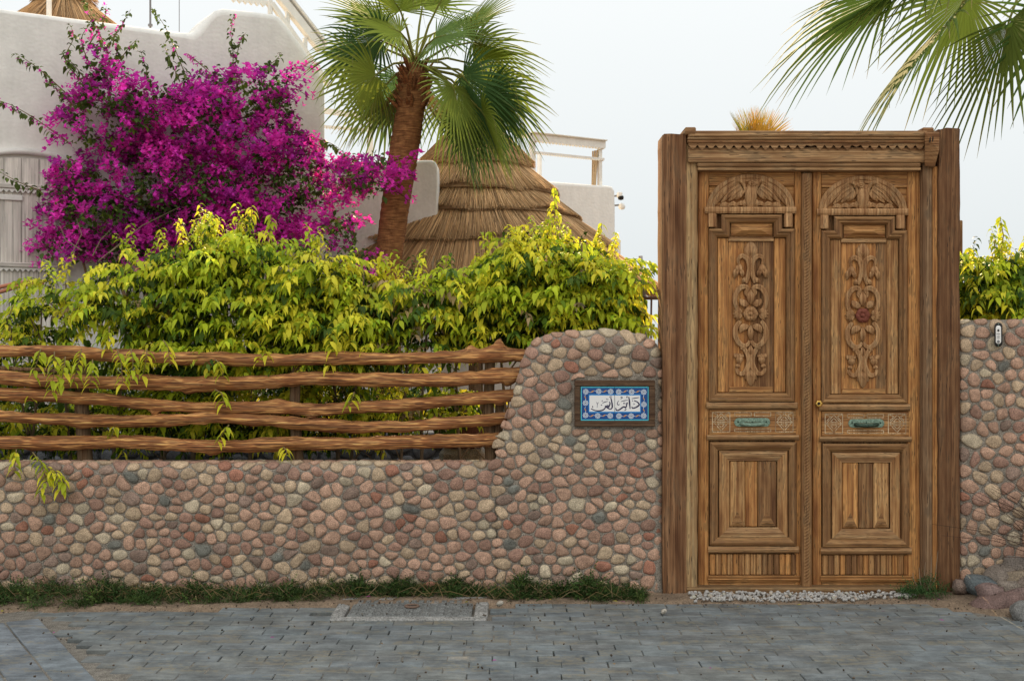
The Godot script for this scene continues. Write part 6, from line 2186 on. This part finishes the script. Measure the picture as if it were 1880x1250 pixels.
	var hinge := part("strap_hinge", turned(b, tf), M["white paint"], door)
	# railing that follows the wall's slope, with scalloped skirts
	var rail := thing("terrace_railing", "white wooden terrace railing with saw-tooth trim running down behind the parapet's slope", "railing", Vector3(-2.0, 3.9, -4.3))
	var w := -0.62
	var Q := func(px: float, py: float) -> Vector2: return onto(o0 + tf.basis.z * w, t, px, py)
	b = B.new()
	saw_board(b, Q.call(425, -9), Q.call(500, 3), 0.035, 7, 0.03, w - 0.03, w)
	part("skirt_board", turned(b, tf), M["white paint"], rail)
	b = B.new()
	var r0: Vector2 = Q.call(498, 6)
	var r1: Vector2 = Q.call(606, 160)
	beam(b, Vector3(r0.x, r0.y, w), Vector3(r1.x, r1.y, w), 0.05, 0.05)
	part("lower_rail", turned(b, tf), M["white paint"], rail)
	b = B.new()
	r0 = Q.call(500, -22)
	r1 = Q.call(590, 92)
	beam(b, Vector3(r0.x, r0.y, w), Vector3(r1.x, r1.y, w), 0.09, 0.075)
	beam(b, Vector3(r0.x + 0.05, r0.y + 0.05, w), Vector3(r1.x + 0.05, r1.y + 0.05, w), 0.13, 0.022)
	part("handrail", turned(b, tf), M["white paint"], rail)
	for q in [[496, -30, 40], [528, 20, 80], [560, 70, 120]]:
		b = B.new()
		var a: Vector2 = Q.call(q[0], q[1])
		beam(b, Vector3(a.x, Q.call(q[0], q[2]).y, w), Vector3(a.x, a.y, w), 0.04, 0.035)
		part("baluster", turned(b, tf), M["white paint"], rail)
	b = B.new()
	saw_board(b, Q.call(596, 176), Q.call(728, 196), 0.05, 2, 0.0, w - 0.6, w - 0.55)
	part("upper_beam", turned(b, tf), M["white paint"], rail)
	b = B.new()
	saw_board(b, Q.call(596, 211), Q.call(728, 222), 0.012, 24, 0.022, w - 0.6, w - 0.57)
	part("skirt_board", turned(b, tf), M["white paint"], rail)
	for px in [604, 726]:
		b = B.new()
		var a: Vector2 = Q.call(px, 178)
		beam(b, Vector3(a.x, 2.6, w - 0.6), Vector3(a.x, a.y, w - 0.6), 0.05, 0.05)
		part("post", turned(b, tf), M["white paint"], rail)
	# aerials
	var pole_a := thing("aerial_pole", "thin dark aerial pole standing on the white parapet", "aerial", Vector3(-3.2, 4.0, -3.9))
	b = B.new()
	b.tube([E(276, 52, -3.8), E(276, -160, -3.8)], [0.009, 0.007], 6)
	b.tube([E(276, 49, -3.8), E(276, 45, -3.8)], [0.02, 0.02], 8)
	part("pole", b, M["grey plastic"], pole_a)
	b = B.new()
	b.tube([E(329, 70, -3.9), E(329, -160, -3.9)], [0.0035, 0.003], 5)
	tag(part_less("aerial_wire", b, M["grey plastic"], E(329, 60, -3.9)), "hair-thin stay wire above the notch of the parapet", "wire")
	b = B.new()
	b.tube([E(90, 30, -4.6), E(90, -200, -4.6)], [0.023, 0.023], 8)
	tag(part_less("white_pole", b, M["white paint"], E(90, 30, -4.6)), "thin white pole in front of the thatched sunshade on the roof", "pole")
	thatch("thatched_sunshade", "pointed thatched sunshade peeping over the white parapet", E(118, -42, -5.6), [[0.0, 0.0], [0.28, 0.28], [0.60, 0.62]], 900, 71, 2.9)
	# wall piece beside the thatch
	var mid := thing("white_wall", "white plastered wall with rounded corner between the palm trunk and the thatched roof", "wall", Vector3(-1.3, 0, -4.75))
	line = PackedVector2Array([Vector2(-2.4, 3.05)])
	for q in [[757, 295], [780, 293.5], [793, 294], [799, 297], [803, 304], [804, 330], [804, 420]]:
		var p := E(q[0], q[1], -4.55)
		line.append(Vector2(p.x, p.y))
	line.append(Vector2(line[line.size() - 1].x, -0.05))
	outline = PackedVector2Array([Vector2(-2.4, -0.05)])
	outline.append_array(line)
	b = B.new()
	slab(b, outline, line, 0.03, -4.55, 0.3)
	part("wall", b, M["white plaster"], mid)
	b = B.new()
	b.tube([E(742, 300, -4.8), E(742, 232, -4.8)], [0.022, 0.022], 8)
	tag(part_less("vent_pipe", b, M["white paint"], E(742, 300, -4.8)), "slim white vent pipe rising beside the palm trunk", "pipe")
	thatch("thatched_hut", "round hut roof of brown reed thatch in shaggy overlapping tiers", Vector3(-0.373, 3.69, -5.6), [[0.0, 0.0], [0.55, 0.53], [0.80, 0.82], [1.03, 1.05], [1.38, 1.36], [1.86, 1.79]], 5000, 72, 2.0)
	# right house
	var p0 := Vector3(0.417, 0, EYE.z - 13.7)
	var t2 := Vector3(0.834, 0, -0.552).normalized()
	var tf2 := Transform3D(Basis(t2, Vector3.UP, t2.cross(Vector3.UP)), p0)
	var R := func(px: float, py: float) -> Vector2: return onto(p0, t2, px, py)
	var far_house := thing("white_house", "plain white flat roofed house with cameras on its corner, beyond the thatched hut", "house", Vector3(0.2, 0, -7.5))
	line = PackedVector2Array([Vector2(-2.6, R.call(1010, 333).y)])
	for q in [[1010, 333], [1080, 338.5], [1118, 341], [1126, 343], [1130, 350], [1131, 380]]: line.append(R.call(q[0], q[1]))
	line.append(Vector2(line[line.size() - 1].x, -0.05))
	outline = PackedVector2Array([Vector2(-2.6, -0.05)])
	outline.append_array(line)
	b = B.new()
	slab(b, outline, line, 0.04, 0.0, 2.4)
	part("wall", turned(b, tf2), M["white plaster"], far_house)
	b = B.new()
	var lg: Vector2 = R.call(1131, 436)
	b.box(Vector3(lg.x + 0.03, lg.y - 0.10, -0.2), Vector3(0.17, 0.17, 0.3), 0.01)
	part("ledge", turned(b, tf2), M["white plaster"], far_house)
	var perg := thing("roof_pergola", "white roof pergola with saw-tooth boards and a bundle of canes, above the flat roofed house", "pergola", Vector3(0.7, 3.1, -7.1))
	var wz := -0.12
	for q in [[989, 247, 0.055], [1113, 258, 0.045]]:
		b = B.new()
		var a: Vector2 = R.call(q[0], q[1])
		beam(b, Vector3(a.x, 3.0, wz), Vector3(a.x, a.y, wz), q[2], q[2])
		part("post", turned(b, tf2), M["white paint"], perg)
		b = B.new()
		beam(b, Vector3(a.x, 3.0, wz - 1.2), Vector3(a.x, a.y, wz - 1.2), q[2], q[2])
		part("post", turned(b, tf2), M["white paint"], perg)
	b = B.new()
	var fa: Vector2 = R.call(984, 244)
	var fb: Vector2 = R.call(1119, 257)
	var fy := (fa.y + fb.y) / 2
	saw_board(b, Vector2(fa.x, fy), Vector2(fb.x, fy), 0.075, 22, 0.02, wz + 0.01, wz + 0.05)
	part("fascia_board", turned(b, tf2), M["white paint"], perg)
	b = B.new()
	b.box(Vector3((fa.x + fb.x) / 2, fy + 0.008, wz - 0.1), Vector3(fb.x - fa.x + 0.02, 0.016, 0.36), 0.006)
	part("roof_slab", turned(b, tf2), M["white paint"], perg)
	b = B.new()
	fa = R.call(990, 278)
	fb = R.call(1118, 287)
	saw_board(b, Vector2(fa.x, (fa.y + fb.y) / 2), Vector2(fb.x, (fa.y + fb.y) / 2), 0.018, 30, 0.018, wz + 0.02, wz + 0.04)
	part("skirt_board", turned(b, tf2), M["white paint"], perg)
	for k in 7:
		b = B.new()
		var a: Vector2 = R.call(1109, 270)
		b.col = Color(0.42, 0.32, 0.2)
		b.tube([Vector3(a.x - 0.05 + 0.010 * k, 2.95, wz - 0.02 * k), Vector3(a.x + 0.006 * (k % 3), fy - 0.1, wz - 0.015 * k)], [0.010, 0.008], 6)
		piece("cane", turned(b, tf2).mesh(whole(perg)), M["straw"], perg, Transform3D(), k)
	for q in [[1137, 361, 0], [1140, 378, 1]]:
		var at := E(q[0], q[1], -7.35)
		var cam := thing("security_camera", ["boxy security camera with a black lens, upper one on the white corner", "small white dome lamp below the security camera on the corner"][q[2]], ["camera", "lamp"][q[2]], at)
		if q[2] == 1: cam.name = numbered("wall_lamp")
		b = B.new()
		beam(b, at + Vector3(-0.10, 0.0, 0), at + Vector3(-0.01, 0.01, 0), 0.02, 0.02)
		part("bracket", b, M["grey plastic"], cam)
		b = B.new()
		if q[2] == 0:
			b.box(at + Vector3(0.0, 0.015, 0.03), Vector3(0.06, 0.06, 0.12), 0.012)
			part("body", b, M["white plastic"], cam)
			b = B.new()
			b.lathe(at + Vector3(0.012, -0.05, 0.06), [[0.0, 0.0], [0.03, 0.008], [0.035, 0.035], [0.03, 0.05]], 14)
			part("lens", b, M["black plastic"], cam)
		else:
			b.lathe(at + Vector3(0.01, -0.045, 0.0), [[0.002, 0.0], [0.03, 0.006], [0.042, 0.035], [0.035, 0.06], [0.012, 0.075]], 14)
			part("shade", b, M["white plastic"], cam)
	# stick railing, leaning pole and cane screen seen past the hut
	var st := thing("stick_railing", "thin brown stick railing between the shrub and the gate post", "railing", E(1190, 625, -5.2))
	b = B.new()
	b.tube([E(1120, 547, -5.2), E(1180, 547.5, -5.2), E(1330, 548, -5.2)], [0.017, 0.016, 0.016], 7)
	part("top_rail", b, M["brown iron"], st)
	for k in 14:
		b = B.new()
		var x := 1126.0 + k * 14.0
		b.tube([E(x, 548, -5.2), E(x + 1.5 * sin(k * 2.0), 600, -5.2), E(x + 1.0, 850, -5.2)], [0.011, 0.010, 0.011], 6)
		part("baluster", b, M["brown iron"], st)
	b = B.new()
	b.tube([E(1176, 470, -5.6), E(1196, 700, -5.6)], [0.022, 0.022], 8)
	tag(part_less("leaning_pole", b, M["grey pipe"], E(1190, 690, -5.6)), "grey metal pole leaning beyond the stick railing", "pole")
	var scr := thing("cane_screen", "tan cane screen behind the stick railing", "screen", E(1172, 700, -6.0))
	for k in 12:
		b = B.new()
		var x := 1161.0 + k * 2.1
		b.tube([E(x, 700, -6.0), E(x, 553, -6.0)], [0.0062, 0.006], 6)
		piece("cane", b.mesh(whole(scr)), M["tan screen"], scr, Transform3D(), k)
	# things in the garden behind the fence
	var pot := thing("clay_pot", "big dark red clay pot lying in shade behind the fence, near the pillar", "pot", E(855, 790, -1.2))
	var pc := E(850, 768, -1.2)
	b = B.new()
	b.lathe(pc + Vector3(0, -0.20, 0), [[0.10, 0.0], [0.16, 0.04], [0.205, 0.14], [0.21, 0.20], [0.17, 0.28], [0.12, 0.31], [0.135, 0.335], [0.125, 0.34], [0.10, 0.30]], 24)
	part("body", b, M["clay"], pot)
	b = B.new()
	b.box(pc + Vector3(0, -0.34, 0), Vector3(0.3, 0.30, 0.3), 0.03)
	part("plinth", b, M["mortar"], pot)
	for k in 2:
		b = B.new()
		b.tube([E(-60, 548 + k * 10, -1.6), E(0, 527 + k * 9, -1.6), E(30, 520 + k * 7, -1.6), E(60, 516 + k * 4, -1.6), E(80, 520, -1.6)], [0.014, 0.014, 0.014, 0.014, 0.013], 7)
		tag(part_less("terracotta_hose", b, M["terracotta pipe"], E(0, 530, -1.6)), ["upper of two bent terracotta coloured hoses before the arched door", "lower of two bent terracotta coloured hoses before the arched door"][k], "hose")
	b = B.new()
	beam(b, E(1760, 405, -3.0), E(1760, 1000, -3.0), 0.05, 0.05)
	tag(part_less("beige_post", b, M["jamb wood"], E(1764, 900, -3.0)), "narrow beige post just showing past the gate's dark post", "post")

func thatch(called: String, label: String, apex: Vector3, prof: Array, n_reed: int, sd: int, foot: float) -> void:
	# a cone of reed tiers; prof: [distance from the axis, drop below the apex]
	rng.seed = sd
	var o := thing(called, label, "thatched roof", Vector3(apex.x, 0, apex.z))
	var reed := B.new()
	reed.tube([Vector3.ZERO, Vector3(0, 0, 0.5), Vector3(0, 0, 1)], [1.0, 0.9, 0.5], 3, false)
	var rm := reed.mesh()
	var last: Array = prof[prof.size() - 1]
	for k in range(1, prof.size()):
		var step := 0.04 if k > 1 else 0.0
		var a := [maxf(prof[k - 1][0] - step, 0.0), prof[k - 1][1] - step * 0.3]
		var c := [prof[k][0] + 0.034, prof[k][1] - 0.004]
		var b := B.new()
		b.lathe(apex, [[0.001, -a[1] + 0.05], [a[0] * 0.97 + 0.002, -a[1] + 0.01], [c[0] - 0.015, -c[1] + 0.0], [c[0] - 0.075, -c[1] - 0.005], [maxf(c[0] - 0.3, 0.01), -c[1] + 0.1]], 40)
		part("thatch_tier", b, M["thatch core"], o)
		var tfs := []
		var cols := []
		for q in int(n_reed * (0.35 + c[0] / last[0])):
			var an := rng.randf() * TAU
			var s := rng.randf_range(-0.25, 0.55)
			var lay := rng.randf()
			var r0 := maxf(0.004, lerpf(a[0], c[0], s))
			var y0 := lerpf(a[1], c[1], s)
			var wob := rng.randf_range(-0.10, 0.10)
			var e := rng.randf_range(0.90, 1.035)
			var wave := 0.025 * sin(an * 5.0 + sd + k * 2.0) + 0.012 * sin(an * 13.0 + k)
			var p0 := apex + Vector3(cos(an) * r0, -y0 + 0.012 * lay, -sin(an) * r0)
			var an1 := an + wob * 0.3 / maxf(c[0], 0.2)
			var r1: float = lerpf(a[0], c[0], e) + 0.02 * lay
			var p1 := apex + Vector3(cos(an1) * r1, -lerpf(a[1], c[1], e) + 0.02 * lay - wave, -sin(an1) * r1)
			var d := p1 - p0
			var zz := d.normalized()
			var xx := zz.cross(Vector3.UP).normalized()
			var th := rng.randf_range(0.0022, 0.0048)
			tfs.append(Transform3D(Basis(xx * th, zz.cross(xx) * th, d), p0))
			cols.append(Color(0.50, 0.29, 0.13).lerp(Color(0.66, 0.43, 0.22), rng.randf()) * rng.randf_range(0.45, 1.25))
		many("reeds", rm, M["straw"], tfs, cols, o)
	# the pole and ring beam that carry it
	var b := B.new()
	b.tube([Vector3(apex.x, foot - 2.0, apex.z), Vector3(apex.x, apex.y - 0.1, apex.z)], [0.07, 0.06], 8)
	part("post", b, M["pole wood upright"], o)
